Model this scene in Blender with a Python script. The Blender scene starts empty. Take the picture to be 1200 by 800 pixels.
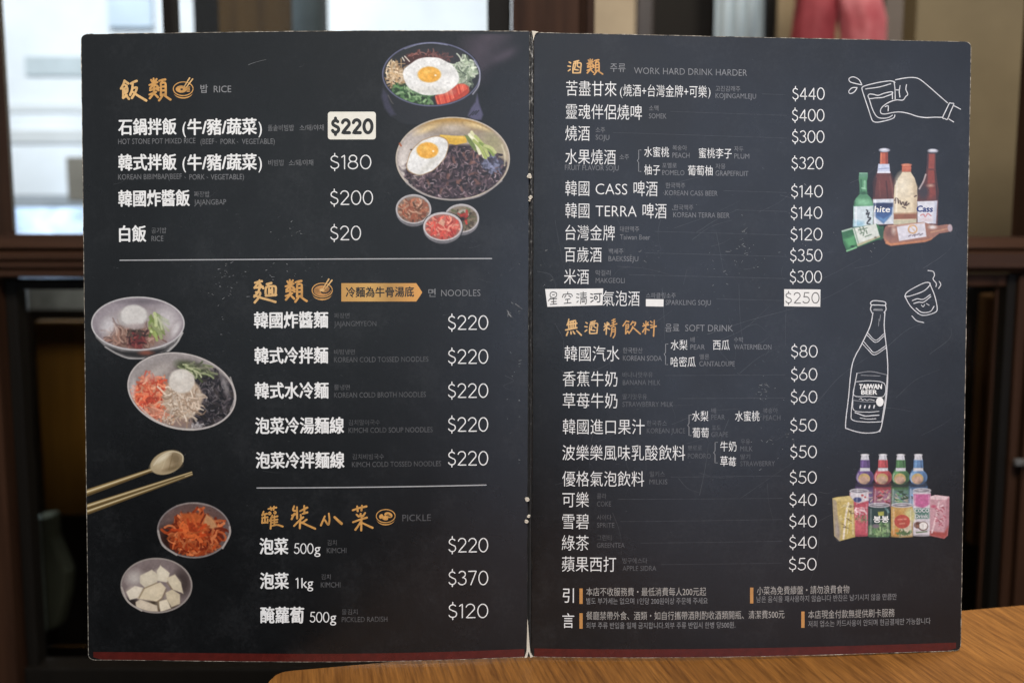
import bpy, bmesh, math, random
import numpy as np

random.seed(7)
C = bpy.context.scene
COL = C.collection
R = math.radians

# ------------------------------------------------------------------ camera, world, lights, exposure
F = 1200.0                       # focal length in pixels of the 1200 px wide photograph (36 mm lens)
PITCH = R(7.0)
ZC = 0.9622                      # camera height; the table top is at 0.75
cam = bpy.data.cameras.new('camera')
camo = bpy.data.objects.new('camera', cam)
COL.objects.link(camo)
camo.location = (0, 0, ZC)
camo.rotation_euler = (math.pi/2 - PITCH, 0, 0)
cam.sensor_fit = 'HORIZONTAL'; cam.sensor_width = 36.0; cam.lens = 36.0
cam.clip_start = 0.01; cam.clip_end = 100.0
cam.dof.use_dof = True; cam.dof.focus_distance = 0.487; cam.dof.aperture_fstop = 7.5
C.camera = camo

world = bpy.data.worlds.new('World'); C.world = world; world.use_nodes = True
bg = world.node_tree.nodes['Background']
bg.inputs[0].default_value = (0.75, 0.8, 0.9, 1); bg.inputs[1].default_value = 0.035

def area_light(name, loc, target, sx, sy, power, color, roll=0.0):
    l = bpy.data.lights.new(name, 'AREA'); l.shape = 'RECTANGLE'; l.size = sx; l.size_y = sy
    l.energy = power; l.color = color
    o = bpy.data.objects.new(name, l); COL.objects.link(o); o.location = loc
    from mathutils import Vector
    o.rotation_euler = (Vector(target) - Vector(loc)).to_track_quat('-Z', 'Y').to_euler()
    o.rotation_euler.rotate_axis('Z', roll)
    return o
# the shop window behind the photographer (its sheen lies on the upper and right side of the menu)
area_light('window_light', (1.34, -2.3, 1.50), (1.22, 0.5, 1.22), 2.0, 1.7, 24.0, (0.66, 0.76, 1.0), R(6))
area_light('left_sheen_light', (-0.60, -2.3, 1.68), (-0.5, 0.5, 1.36), 1.85, 1.55, 8.6, (0.76, 0.86, 0.96), R(4))  # dimmer light panel added to carry the sheen across the left page
# overhead fill light, added to brighten the white print without page glare
area_light('overhead_fill', (0.15, -0.35, 2.25), (0.05, 0.5, 0.9), 0.4, 0.4, 33.0, (1.0, 0.95, 0.88))
# daylight in the street behind the partition
area_light('street_daylight', (-1.4, 1.9, 3.2), (-1.2, 4.2, 1.2), 2.2, 1.2, 165.0, (0.94, 0.97, 1.0))
# fill light added to brighten the walls of the far room
area_light('back_room_fill', (1.1, 1.10, 2.6), (0.95, 1.9, 0.9), 0.5, 0.5, 34.0, (1.0, 0.92, 0.8))

C.view_settings.view_transform = 'Standard'; C.view_settings.look = 'None'
C.view_settings.exposure = 0.0; C.view_settings.gamma = 1.0
C.view_settings.use_curve_mapping = False

# ------------------------------------------------------------------ helpers
RX = np.array([1.0, 0, 0])
FW = np.array([0, math.cos(PITCH), -math.sin(PITCH)])
UP = np.array([0, math.sin(PITCH), math.cos(PITCH)])
CP = np.array([0, 0, ZC])

def s2l(c):
    c = np.asarray(c, float)/255.0
    return np.where(c <= 0.04045, c/12.92, ((c+0.055)/1.055)**2.4)

def ray(px, py):
    return RX*(px-600)/F - UP*(py-400)/F + FW
def at(px, py, Y):               # the point of the vertical plane y = Y seen at a photograph pixel
    d = ray(px, py); return CP + d*(Y/d[1])
def atd(px, py, depth):
    return CP + ray(px, py)*depth
def project(P):
    Q = P-CP; d = Q@FW
    return 600+F*(Q@RX)/d, 400-F*(Q@UP)/d

def tag(o, label=None, cat=None, group=None, kind=None):
    if label: o['label'] = label
    if cat: o['category'] = cat
    if group: o['group'] = group
    if kind: o['kind'] = kind
    return o
def empty(name, loc, label=None, cat=None, group=None):
    o = bpy.data.objects.new(name, None); COL.objects.link(o); o.location = loc
    o.empty_display_size = 0.02
    return tag(o, label, cat, group)

def principled(name, color, rough=0.5, metallic=0.0, spec=0.5):
    m = bpy.data.materials.new(name); m.use_nodes = True
    b = m.node_tree.nodes['Principled BSDF']
    b.inputs['Base Color'].default_value = (*color, 1); b.inputs['Roughness'].default_value = rough
    b.inputs['Metallic'].default_value = metallic; b.inputs['Specular IOR Level'].default_value = spec
    return m
def N(m, t, **k):
    n = m.node_tree.nodes.new(t)
    for a, v in k.items(): setattr(n, a, v)
    return n
def L(m, a, b): m.node_tree.links.new(a, b)
def noise_tex(m, vec, scale, detail=4, rough=0.55):
    n = N(m, 'ShaderNodeTexNoise'); n.inputs['Scale'].default_value = scale
    n.inputs['Detail'].default_value = detail; n.inputs['Roughness'].default_value = rough
    L(m, vec, n.inputs['Vector']); return n
def ramp(m, fac, stops):
    r = N(m, 'ShaderNodeValToRGB'); e = r.color_ramp.elements
    while len(e) < len(stops): e.new(0.5)
    for i, (p, c) in enumerate(stops):
        e[i].position = p; e[i].color = (*c, 1) if len(c) == 3 else c
    L(m, fac, r.inputs['Fac']); return r

def mesh_obj(name, verts, faces, mats, parent=None, fm=None, smooth=False, origin=None):
    me = bpy.data.meshes.new(name)
    v = np.asarray(verts, float)
    o = bpy.data.objects.new(name, me); COL.objects.link(o)
    if parent is not None:
        org = np.array(wloc(parent)); o.parent = parent
    else:
        org = np.array(origin if origin is not None else (0, 0, 0)); o.location = org
    me.from_pydata([tuple(p) for p in v-org], [], [tuple(f) for f in faces])
    for m in (mats if isinstance(mats, (list, tuple)) else [mats]): me.materials.append(m)
    if fm is not None: me.polygons.foreach_set('material_index', np.asarray(fm, np.int32))
    if smooth: me.polygons.foreach_set('use_smooth', np.ones(len(me.polygons), bool))
    me.update(); return o
def wloc(o):
    p = np.array(o.location)
    while o.parent is not None:
        o = o.parent; p = p+np.array(o.location)
    return p

def bm_obj(name, bm, mat, parent=None, bevel=0.0, seg=2, smooth=False, origin=None):
    bmesh.ops.recalc_face_normals(bm, faces=bm.faces[:])
    if bevel > 0:
        bmesh.ops.bevel(bm, geom=[e for e in bm.edges if e.is_manifold and e.calc_face_angle(0) > 0.6], offset=bevel,
                        segments=seg, profile=0.6, affect='EDGES', clamp_overlap=True)
    v = [tuple(x.co) for x in bm.verts]; bm.verts.index_update()
    f = [[q.index for q in x.verts] for x in bm.faces]; bm.free()
    return mesh_obj(name, v, f, mat, parent, smooth=smooth, origin=origin)
def box(bm, x0, x1, y0, y1, z0, z1):
    v = [bm.verts.new(p) for p in ((x0,y0,z0),(x1,y0,z0),(x1,y1,z0),(x0,y1,z0),(x0,y0,z1),(x1,y0,z1),(x1,y1,z1),(x0,y1,z1))]
    for f in ((0,3,2,1),(4,5,6,7),(0,1,5,4),(1,2,6,5),(2,3,7,6),(3,0,4,7)): bm.faces.new([v[i] for i in f])
def box_obj(name, b, mat, parent=None, bevel=0.003, origin=None):
    bm = bmesh.new(); box(bm, *b); return bm_obj(name, bm, mat, parent, bevel, origin=origin)
def prism_x(bm, prof, x0, x1):   # (y,z) profile swept along x
    n = len(prof)
    a = [bm.verts.new((x0, y, z)) for y, z in prof]; b = [bm.verts.new((x1, y, z)) for y, z in prof]
    for i in range(n): bm.faces.new((a[i], a[(i+1) % n], b[(i+1) % n], b[i]))
    bm.faces.new(a[::-1]); bm.faces.new(b)
def prism_z(bm, prof, z0, z1):   # (x,y) profile swept along z
    n = len(prof)
    a = [bm.verts.new((x, y, z0)) for x, y in prof]; b = [bm.verts.new((x, y, z1)) for x, y in prof]
    for i in range(n): bm.faces.new((a[i], a[(i+1) % n], b[(i+1) % n], b[i]))
    bm.faces.new(a[::-1]); bm.faces.new(b)

# ------------------------------------------------------------------ the room, table and background
def wood(name, dark, light, rough=0.4, axis='Z', scale=1.0, spec=0.4, bump=0.15):
    m = principled(name, light, rough, 0, spec)
    b = m.node_tree.nodes['Principled BSDF']
    tc = N(m, 'ShaderNodeTexCoord'); mp = N(m, 'ShaderNodeMapping')
    st = {'X': (2.5, 60, 60), 'Y': (60, 2.5, 60), 'Z': (60, 60, 2.5)}[axis]
    mp.inputs['Scale'].default_value = [q*scale for q in st]
    L(m, tc.outputs['Object'], mp.inputs['Vector'])
    n1 = noise_tex(m, mp.outputs[0], 1.0, 6, 0.6)
    n2 = noise_tex(m, mp.outputs[0], 5.0, 5, 0.7)
    mix = N(m, 'ShaderNodeMath', operation='MULTIPLY_ADD'); L(m, n2.outputs[0], mix.inputs[0])
    mix.inputs[1].default_value = 0.45; L(m, n1.outputs[0], mix.inputs[2])
    r = ramp(m, mix.outputs[0], [(0.45, dark), (0.62, tuple(0.5*(np.array(dark)+light))), (0.95, light)])
    L(m, r.outputs[0], b.inputs['Base Color'])
    bp = N(m, 'ShaderNodeBump'); bp.inputs['Strength'].default_value = bump; bp.inputs['Distance'].default_value = 0.001
    L(m, mix.outputs[0], bp.inputs['Height']); L(m, bp.outputs[0], b.inputs['Normal'])
    return m
def plaster(name, color, var=0.15, rough=0.8, scale=6.0):
    m = principled(name, color, rough, 0, 0.2)
    tc = N(m, 'ShaderNodeTexCoord'); n = noise_tex(m, tc.outputs['Object'], scale, 5, 0.6)
    c = np.array(color)
    r = ramp(m, n.outputs[0], [(0.3, tuple(c*(1-var))), (0.7, tuple(c*(1+var)))])
    L(m, r.outputs[0], m.node_tree.nodes['Principled BSDF'].inputs['Base Color'])
    return m
def glass(name, tint, gloss_rough=0.08):
    m = bpy.data.materials.new(name); m.use_nodes = True; nt = m.node_tree; nt.nodes.clear()
    out = N(m, 'ShaderNodeOutputMaterial'); mx = N(m, 'ShaderNodeMixShader')
    tr = N(m, 'ShaderNodeBsdfTransparent'); tr.inputs[0].default_value = (*tint, 1)
    gl = N(m, 'ShaderNodeBsdfGlossy'); gl.inputs['Roughness'].default_value = gloss_rough
    fr = N(m, 'ShaderNodeFresnel'); fr.inputs['IOR'].default_value = 1.22
    L(m, fr.outputs[0], mx.inputs[0]); L(m, tr.outputs[0], mx.inputs[1]); L(m, gl.outputs[0], mx.inputs[2])
    L(m, mx.outputs[0], out.inputs[0]); return m

M_dark = wood('dark_stained_wood', (0.010, 0.0045, 0.0025), (0.058, 0.026, 0.014), 0.55, 'Z', 1.0, 0.1)
M_darkx = wood('dark_stained_wood_rail', (0.010, 0.0045, 0.0025), (0.058, 0.026, 0.014), 0.5, 'X', 1.0, 0.2)
M_black = wood('blackened_wood', (0.004, 0.003, 0.002), (0.009, 0.007, 0.005), 0.6, 'Z', 1.0, 0.15)
M_amber = wood('amber_board', (0.07, 0.033, 0.006), (0.22, 0.11, 0.022), 0.5, 'Z', 1.0, 0.2)
M_table = principled('oak_table_top', (0.2, 0.1, 0.03), 0.45, 0, 0.35)
def oak(m):
    b = m.node_tree.nodes['Principled BSDF']; tc = N(m, 'ShaderNodeTexCoord'); outs = []
    for sx, sy in ((70, 7), (420, 22), (1100, 60)):
        mp = N(m, 'ShaderNodeMapping'); mp.inputs['Scale'].default_value = (sx, sy, 60); mp.inputs['Rotation'].default_value = (0, 0, R(4))
        L(m, tc.outputs['Object'], mp.inputs['Vector']); outs.append(noise_tex(m, mp.outputs[0], 1.0, 4, 0.6))
    r1 = ramp(m, outs[0].outputs[0], [(0.3, (0.175, 0.070, 0.014)), (0.7, (0.265, 0.115, 0.025))])
    r2 = ramp(m, outs[1].outputs[0], [(0.34, (0.62, 0.57, 0.52)), (0.50, (1.0, 0.98, 0.96)), (0.68, (1.25, 1.22, 1.18))])
    r3 = ramp(m, outs[2].outputs[0], [(0.35, (0.74, 0.71, 0.67)), (0.6, (1.06, 1.06, 1.06))])
    a = N(m, 'ShaderNodeMix', data_type='RGBA', blend_type='MULTIPLY'); a.inputs[0].default_value = 1
    L(m, r1.outputs[0], a.inputs[6]); L(m, r2.outputs[0], a.inputs[7])
    c = N(m, 'ShaderNodeMix', data_type='RGBA', blend_type='MULTIPLY'); c.inputs[0].default_value = 1
    L(m, a.outputs[2], c.inputs[6]); L(m, r3.outputs[0], c.inputs[7]); L(m, c.outputs[2], b.inputs['Base Color'])
    bp = N(m, 'ShaderNodeBump'); bp.inputs['Strength'].default_value = 0.35; bp.inputs['Distance'].default_value = 0.0006
    L(m, outs[1].outputs[0], bp.inputs['Height']); L(m, bp.outputs[0], b.inputs['Normal'])
oak(M_table)
M_tan = plaster('tan_plaster', (0.30, 0.235, 0.145))
M_tan2 = plaster('pale_tan_plaster', (0.42, 0.345, 0.245))
M_floor = plaster('dark_floor_tile', (0.05, 0.042, 0.035))
M_white = plaster('white_facade_paint', (0.74, 0.78, 0.82), 0.16, 0.8, 1.4)
M_grey = plaster('grey_blue_paint', (0.50, 0.56, 0.62), 0.08)
M_taupe = plaster('taupe_concrete', (0.16, 0.15, 0.13))
M_glass = glass('window_glass', (0.97, 0.985, 0.98))
M_smoke = glass('dark_glass', (0.75, 0.72, 0.66))

# ground
mesh_obj('floor', [(-4, -3.5, 0), (4, -3.5, 0), (4, 2.9, 0), (-4, 2.9, 0)], [(0, 1, 2, 3)], M_floor)['kind'] = 'structure'
mesh_obj('road', [(-14, 2.9, -0.03), (14, 2.9, -0.03), (14, 40, -0.03), (-14, 40, -0.03)], [(0, 1, 2, 3)],
         plaster('asphalt', (0.07, 0.07, 0.072)))['kind'] = 'structure'

# table: a rectangle turned by 12 degrees, its rounded far left corner under the left page
TA = math.atan2(0.0836, 0.3944)
ca, sa = math.cos(TA), math.sin(TA)
TC = np.array([-0.1143, 0.4585])                      # far left corner
def tpt(s, t): return (TC[0]+s*ca+t*sa, TC[1]+s*sa-t*ca)   # s along the far edge, t towards the viewer
table = empty('dining_table', (*tpt(0.6, 0.35), 0.0), 'light oak table with a rounded corner standing under the opened menu', 'table')
rr = 0.010; LT, DT = 1.2, 0.70
prof = []
for cs, ct, a0 in ((rr, rr, 180), (LT-rr, rr, 270), (LT-rr, DT-rr, 0), (rr, DT-rr, 90)):
    for k in range(7):
        a = R(a0+15*k); prof.append((cs+rr*math.cos(a), ct+rr*math.sin(a)))
bm = bmesh.new()
tv = [[bm.verts.new((s, -t, z)) for s, t in prof] for z in (-0.0, -0.028)]
n = len(prof)
bm.faces.new(tv[0]); bm.faces.new(tv[1][::-1])
for i in range(n): bm.faces.new((tv[0][i], tv[1][i], tv[1][(i+1) % n], tv[0][(i+1) % n]))
bmesh.ops.recalc_face_normals(bm, faces=bm.faces[:])
bmesh.ops.bevel(bm, geom=[e for e in bm.edges if abs(e.verts[0].co.z-e.verts[1].co.z) < 1e-6], offset=0.0016, segments=2, affect='EDGES')
me = bpy.data.meshes.new('table_top'); bm.to_mesh(me); bm.free(); me.materials.append(M_table)
to = bpy.data.objects.new('table_top', me); COL.objects.link(to); to.parent = table
to.location = np.array([*TC, 0.75])-np.array(table.location); to.rotation_euler = (0, 0, TA)
for s, t in ((0.06, 0.06), (LT-0.06, 0.06), (LT-0.06, DT-0.06), (0.06, DT-0.06)):
    x, y = tpt(s, t)
    box_obj('leg', (x-0.022, x+0.022, y-0.022, y+0.022, 0, 0.7215), M_dark, table)

# partition of dark wood with glass, standing beyond the table
Y0 = 0.95
part = empty('wooden_partition', (0.0, Y0+0.03, 0), 'dark wooden partition with glass panes and moulded rails behind the menu', 'partition')
xl = at(9, 100, Y0+0.05)[0]; xpl = at(600, 20, Y0)[0]; xpr = at(697, 20, Y0)[0]; xr = at(1189, 200, Y0+0.05)[0]
ztop = at(600, -160, Y0)[2]
def stile(x0, x1, grooves=()):
    pr = [(x0, Y0+0.05), (x0, Y0)]
    for g0, g1 in grooves: pr += [(g0, Y0), (g0+0.0015, Y0+0.006), (g1-0.0015, Y0+0.006), (g1, Y0)]
    pr += [(x1, Y0), (x1, Y0+0.05)]
    bm = bmesh.new(); prism_z(bm, pr, 0, ztop); return bm_obj('post', bm, M_dark, part)
stile(xl-0.075, xl)
stile(xpl, xpr, ((xpl+0.060, xpl+0.064), (xpr-0.011, xpr-0.007)))
stile(xr, xr+0.09, ((xr+0.012, xr+0.015),))
def rail(x0, x1, py0, py1, steps):
    za, zb = at(50, py0, Y0)[2], at(50, py1, Y0)[2]; h = za-zb
    pr = [(Y0+0.05, za), (Y0+0.012, za), (Y0+0.004, za-0.30*h)]
    k = 3
    for i in range(steps):
        z1 = za-h*(0.42+0.58*i/steps); z2 = za-h*(0.42+0.58*(i+0.72)/steps)
        pr += [(Y0+0.010, z1+0.002), (Y0-0.002, z1-0.001), (Y0-0.002, z2), (Y0+0.010, z2-0.002)]
    pr += [(Y0+0.012, zb), (Y0+0.05, zb)]
    bm = bmesh.new(); prism_x(bm, pr, x0, x1); return bm_obj('rail', bm, M_darkx, part)
rail(xl+0.0005, xpl-0.0005, 275, 326, 3)
rail(xpr+0.0005, xr-0.0005, 278, 320, 1)
box_obj('wood_panel', (xl-0.95, xl-0.0755, Y0+0.01, Y0+0.045, 0, ztop), M_dark, part, 0.003)
box_obj('wood_panel', (xr+0.0905, xr+0.95, Y0+0.01, Y0+0.045, 0, ztop), M_dark, part, 0.003)
# rebates round the panes
zr = at(50, 326, Y0)[2]; zr2 = at(1160, 320, Y0)[2]
def strip(x0, x1, z0, z1, y=Y0+0.018, mat=M_black, d=0.02):
    return box_obj('rebate', (x0, x1, y, y+d, z0, z1), mat, part, 0.0015)
strip(at(571, 20, Y0+0.02)[0], xpl-0.001, zr+0.05, ztop)
strip(xl+0.001, xl+0.012, 0.02, zr-0.002)
strip(xl+0.0125, xpl-0.013, zr-0.012, zr-0.002)
strip(at(1178, 500, Y0)[0], at(1189, 500, Y0)[0], 0.02, zr2-0.002, Y0+0.012)
strip(at(1189, 500, Y0)[0]+0.0005, xr-0.0005, 0.02, zr2-0.002, Y0+0.008, M_dark, 0.024)
strip(xpr+0.001, at(1178, 500, Y0)[0]-0.001, zr2-0.013, zr2-0.002, Y0+0.012, M_dark)
strip(at(1168, 500, Y0)[0], at(1171, 500, Y0)[0], 0.02, zr2-0.0135, Y0+0.016, M_dark, 0.006)
# glazing bar of the left window, lower boards
box_obj('glazing_bar', (at(183, 20, Y0)[0], at(197, 20, Y0)[0], Y0+0.015, Y0+0.035, at(50, 274, Y0)[2]+0.001, ztop), M_black, part, 0.002)
box_obj('kick_board', (xl+0.0005, xpl-0.0005, Y0+0.012, Y0+0.04, 0, 0.52), M_black, part, 0.002)
box_obj('kick_board', (xpr+0.0005, xr-0.0005, Y0+0.012, Y0+0.04, 0, 0.52), M_black, part, 0.002)
box_obj('glass_pane', (xl+0.002, xpl-0.002, Y0+0.0405, Y0+0.0435, at(50, 276, Y0)[2]+0.004, ztop-0.01), M_glass, part, 0)
box_obj('glass_pane', (xl+0.013, xpl-0.002, Y0+0.0405, Y0+0.0435, 0.53, zr-0.013), M_smoke, part, 0)
box_obj('glass_pane', (xpr+0.002, xr-0.012, Y0+0.0405, Y0+0.0435, 0.53, zr2-0.014), M_smoke, part, 0)
latch = bmesh.new()
p = at(1193, 541, Y0)
box(latch, p[0]-0.004, p[0]+0.022, Y0-0.004, Y0+0.002, p[2]-0.003, p[2]+0.003)
box(latch, p[0]+0.004, p[0]+0.010, Y0-0.012, Y0-0.006, p[2]-0.003, p[2]+0.003)
bm_obj('latch', latch, principled('worn_steel', (0.16, 0.15, 0.14), 0.6, 0.4), part, 0.001)

# ---- through the upper left window: the street
mesh_obj('sky', [(-16, 30, -2), (16, 30, -2), (16, 30, 18), (-16, 30, 18)], [(0, 1, 2, 3)], None or (lambda m: m)(
    (lambda: (lambda m: (m.node_tree.nodes.clear(), L(m, (lambda e: (e.inputs[0].__setattr__('default_value', (0.86, 0.93, 1, 1)),
     e.inputs[1].__setattr__('default_value', 1.3), e)[2])(N(m, 'ShaderNodeEmission')).outputs[0],
     N(m, 'ShaderNodeOutputMaterial').inputs[0]), m)[2])(principled('sky_light', (1, 1, 1))))()))['kind'] = 'structure'
YB = 4.6
fac = empty('white_building', (at(200, 200, YB)[0], YB+0.5, 0), 'overexposed white building across the street, seen through the upper left window', 'building')
def bx(name, px0, px1, py0, py1, Y, depth, mat, parent=None, bevel=0.004, origin=None):
    a = at(px0, py1, Y); b = at(px1, py0, Y); pm = 20 if py0 < 0 else min((py0+py1)/2, 620)
    a[0] = at(px0, pm, Y)[0]; b[0] = at(px1, pm, Y)[0]
    return box_obj(name, (a[0], b[0], Y, Y+depth, a[2], b[2]), mat, parent, bevel, origin)
a = at(-260, 0, YB)[0]; b = at(640, 0, YB)[0]
box_obj('wall', (a, b, YB, YB+1.0, 0, 3.6), M_white, fac)
bx('sign_board', 29, 150, 66, 89, YB-0.012, 0.0125, plaster('pale_sign', (0.46, 0.52, 0.55), 0.1), fac)
bx('window', 126, 178, -80, 32, YB-0.03, 0.03, plaster('pale_blue_pane', (0.52, 0.62, 0.72), 0.1), fac)
bx('ledge', -60, 330, 122, 132, YB-0.008, 0.0085, plaster('grey_ledge', (0.66, 0.69, 0.71), 0.05), fac)
bx('ledge', -60, 330, 152, 168, YB-0.012, 0.0125, plaster('grey_plinth', (0.60, 0.62, 0.63), 0.05), fac)
bx('utility_box', 78, 150, 184, 236, 2.9, 0.25, M_taupe)
tag(bpy.data.objects['utility_box'], 'grey-brown box standing in the street just left of the menu edge', 'box')
# parked car low in that window: cabin glass above a pale blue bonnet
cx0, cx1 = at(-150, 240, 3.2)[0], at(330, 240, 3.2)[0]
zb = at(60, 300, 3.2)[2]; zm = at(60, 243, 3.2)[2]; zt = at(60, 226, 3.2)[2]
car = empty('parked_car', ((cx0+cx1)/2, 3.7, 0), 'pale blue car with dark glass parked outside the left window', 'car')
bm = bmesh.new()
prism_x(bm, [(3.2, 0.28), (3.18, zm-0.08), (3.24, zm), (4.6, zm), (4.68, zm-0.1), (4.68, 0.28)], cx0, cx1)
bm_obj('body', bm, plaster('pale_blue_car_paint', (0.42, 0.55, 0.75), 0.5, 0.3, 9), car, 0.03)
bm = bmesh.new()
prism_x(bm, [(3.3, zm+0.001), (3.5, zt), (4.3, zt), (4.5, zm+0.001)], cx0+0.2, cx1-0.25)
bm_obj('cabin', bm, principled('dark_car_glass', (0.02, 0.035, 0.05), 0.1), car, 0.02)
for q in (cx0+0.35, cx1-0.35):
    for yy in (3.24, 4.44):
        bm = bmesh.new(); bmesh.ops.create_cone(bm, cap_ends=True, segments=24, radius1=0.29, radius2=0.29, depth=0.18)
        bmesh.ops.rotate(bm, verts=bm.verts[:], cent=(0, 0, 0), matrix=__import__('mathutils').Matrix.Rotation(math.pi/2, 3, 'X'))
        bmesh.ops.translate(bm, verts=bm.verts[:], vec=(q, yy+0.09, 0.262))
        bm_obj('wheel', bm, principled('tyre_rubber', (0.02, 0.02, 0.02), 0.8), car, 0.01)
# dark joinery seen right of the glazing bar
cab = empty('tall_cabinet', (at(290, 20, 1.9)[0], 2.0, 0), 'tall dark cabinet with an amber brown door outside the left window', 'cabinet')
ax, bx_ = at(226, 20, 1.9)[0], at(345, 20, 1.9)[0]
box_obj('carcass', (ax, bx_, 1.9, 2.25, 0, 2.2), M_black, cab)
box_obj('door', (at(256, 20, 1.88)[0], at(343, 20, 1.88)[0], 1.88, 1.8995, 0.1, 2.1), wood('dim_amber_door', (0.035, 0.018, 0.004), (0.10, 0.055, 0.014), 0.5, 'Z', 1.0, 0.2), cab)
pc = at(360, 20, 1.85)
bm = bmesh.new(); bmesh.ops.create_cone(bm, cap_ends=True, segments=28, radius1=0.027, radius2=0.025, depth=2.2)
bmesh.ops.translate(bm, verts=bm.verts[:], vec=(pc[0], 1.85, 1.1))
po = bm_obj('round_pillar', bm, plaster('teal_grey_paint', (0.07, 0.09, 0.10), 0.3), None, 0, smooth=False, origin=(pc[0], 1.85, 0))
tag(po, 'slim teal-grey round pillar beside the amber cabinet', 'pillar')

# ---- right half: the room behind
YR = 2.3
tag(box_obj('spill_wall', (xpl+0.02, xpr-0.02, Y0+0.051, 2.9, 0, 2.6), M_tan2), 'unseen tan wall behind the dark post, added to keep street light out of the back room', 'wall')  # unseen wall, added to stop street light spilling onto the curtain
tag(bx('rear_wall', 660, 1330, -300, 900, YR+0.25, 0.1, M_tan), 'tan rear wall of the room behind the menu, farthest back', 'wall')
w1 = bx('plaster_wall', 690, 745, -260, 900, YR, 0.12, M_tan2)
tag(w1, 'pale tan wall strip right beside the dark wooden post', 'wall')
dk = empty('dark_door', (at(790, 20, YR)[0], YR+0.03, 0), 'nearly black wooden door between the pale tan wall and the pale curtain', 'door')
bx('door_leaf', 745.5, 838, -260, 900, YR+0.03, 0.05, M_black, dk)
bx('door_stile', 746, 766, -255, 890, YR+0.022, 0.0075, wood('dark_brown_stile', (0.012, 0.008, 0.006), (0.035, 0.022, 0.016), 0.4, 'Z'), dk)
def curtain(name, px0, px1, py0, py1, Y, mat, label, cat, amp=0.012, waves=5):
    a = at(px0, py1, Y); b = at(px1, py0, Y); a[0] = at(px0, 20, Y)[0]; b[0] = at(px1, 20, Y)[0]; nx, nz = 60, 12
    v = []; f = []
    for sgn in (0, 1):
        for j in range(nz+1):
            for i in range(nx+1):
                s = i/nx; t = j/nz
                v.append((a[0]+(b[0]-a[0])*s, Y+amp*math.sin(2*math.pi*waves*s+0.8*math.sin(3*t))+0.004*sgn, a[2]+(b[2]-a[2])*t))
    o2 = (nx+1)*(nz+1)
    for j in range(nz):
        for i in range(nx):
            q = j*(nx+1)+i
            f.append((q, q+1, q+nx+2, q+nx+1)); f.append((o2+q, o2+q+nx+1, o2+q+nx+2, o2+q+1))
    o = mesh_obj(name, v, f, mat, None, smooth=True, origin=((a[0]+b[0])/2, Y, a[2]))
    return tag(o, label, cat)
curtain('pale_curtain', 838.5, 898, -260, 900, YR-0.03, plaster('pale_blue_cloth', (0.44, 0.53, 0.59), 0.1),
        'pale blue-grey curtain hanging right of the black door', 'curtain', 0.006, 4)
tag(bx('door_jamb', 898.5, 910, -260, 900, YR-0.06, 0.1, M_black), 'thin black jamb between pale curtain and red jacket', 'door jamb')
tag(bx('plaster_wall', 910.5, 1036, -260, 900, YR, 0.12, M_tan), 'tan wall directly behind the red jacket', 'wall')
tag(bx('wall_pilaster', 1036.5, 1070, -260, 900, YR-0.08, 0.2, plaster('grey_brown_paint', (0.19, 0.165, 0.15), 0.1)),
    'grey-brown pilaster right of the red jacket', 'pilaster')
xq = at(1070, 100, 1.4)[0]
tag(box_obj('plaster_wall', (xq, xr+0.6, 1.40, 1.45, 0.0, 2.0), plaster('dull_tan_plaster', (0.185, 0.145, 0.085))), 'dull tan wall beside the top right corner of the menu', 'wall')
# red garment: two hanging sleeves joined at the shoulder, folds in the cloth
def garment():
  def cloth_mat(nm, ca1, ca2):
    m = principled(nm, ca1, 0.75)
    tc = N(m, 'ShaderNodeTexCoord'); nz = noise_tex(m, tc.outputs['Object'], 14, 3)
    r = ramp(m, nz.outputs[0], [(0.35, ca1), (0.65, ca2)])
    L(m, r.outputs[0], m.node_tree.nodes['Principled BSDF'].inputs['Base Color']); return m
  m1 = cloth_mat('dark_red_cloth', (0.20, 0.02, 0.03), (0.30, 0.04, 0.055)); m2 = cloth_mat('pink_red_cloth', (0.55, 0.10, 0.13), (0.80, 0.28, 0.32))
  if True:
    Yg = YR-0.22
    top = at(982, -60, Yg)
    g = empty('red_jacket', (top[0], Yg, at(982, 210, Yg)[2]), 'red jacket hanging in front of the tan wall above the menu top edge', 'jacket')
    def tube(name, pts, m=m2):
        v = []; f = []; ns = 28
        for k, (px, py, rx, ry) in enumerate(pts):
            c = at(px, py, Yg); s = Yg/F
            for i in range(ns):
                a = 2*math.pi*i/ns; w = 1+0.09*math.sin(5*a+k*1.3)+0.05*math.sin(9*a-k)
                v.append((c[0]+rx*s*w*math.cos(a), Yg+ry*s*w*math.sin(a), c[2]))
        for k in range(len(pts)-1):
            for i in range(ns):
                f.append((k*ns+i, k*ns+(i+1) % ns, (k+1)*ns+(i+1) % ns, (k+1)*ns+i))
        f.append(tuple(range(ns))[::-1]); f.append(tuple(range((len(pts)-1)*ns, len(pts)*ns)))
        return mesh_obj(name, v, f, m, g, smooth=True)
    tube('sleeve', [(962, -30, 24, 20), (957, 5, 24, 22), (953, 25, 23, 22), (950, 60, 24, 22), (946, 120, 24, 20), (944, 205, 21, 18)], m1)
    tube('sleeve', [(1000, -30, 26, 22), (1004, 0, 27, 24), (1009, 22, 25, 24), (1011, 60, 24, 22), (1012, 120, 24, 20), (1013, 205, 21, 18)])
    tube('yoke', [(982, -120, 22, 18), (982, -100, 40, 24), (981, -70, 47, 26), (981, -31, 46, 24)])
garment()

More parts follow.
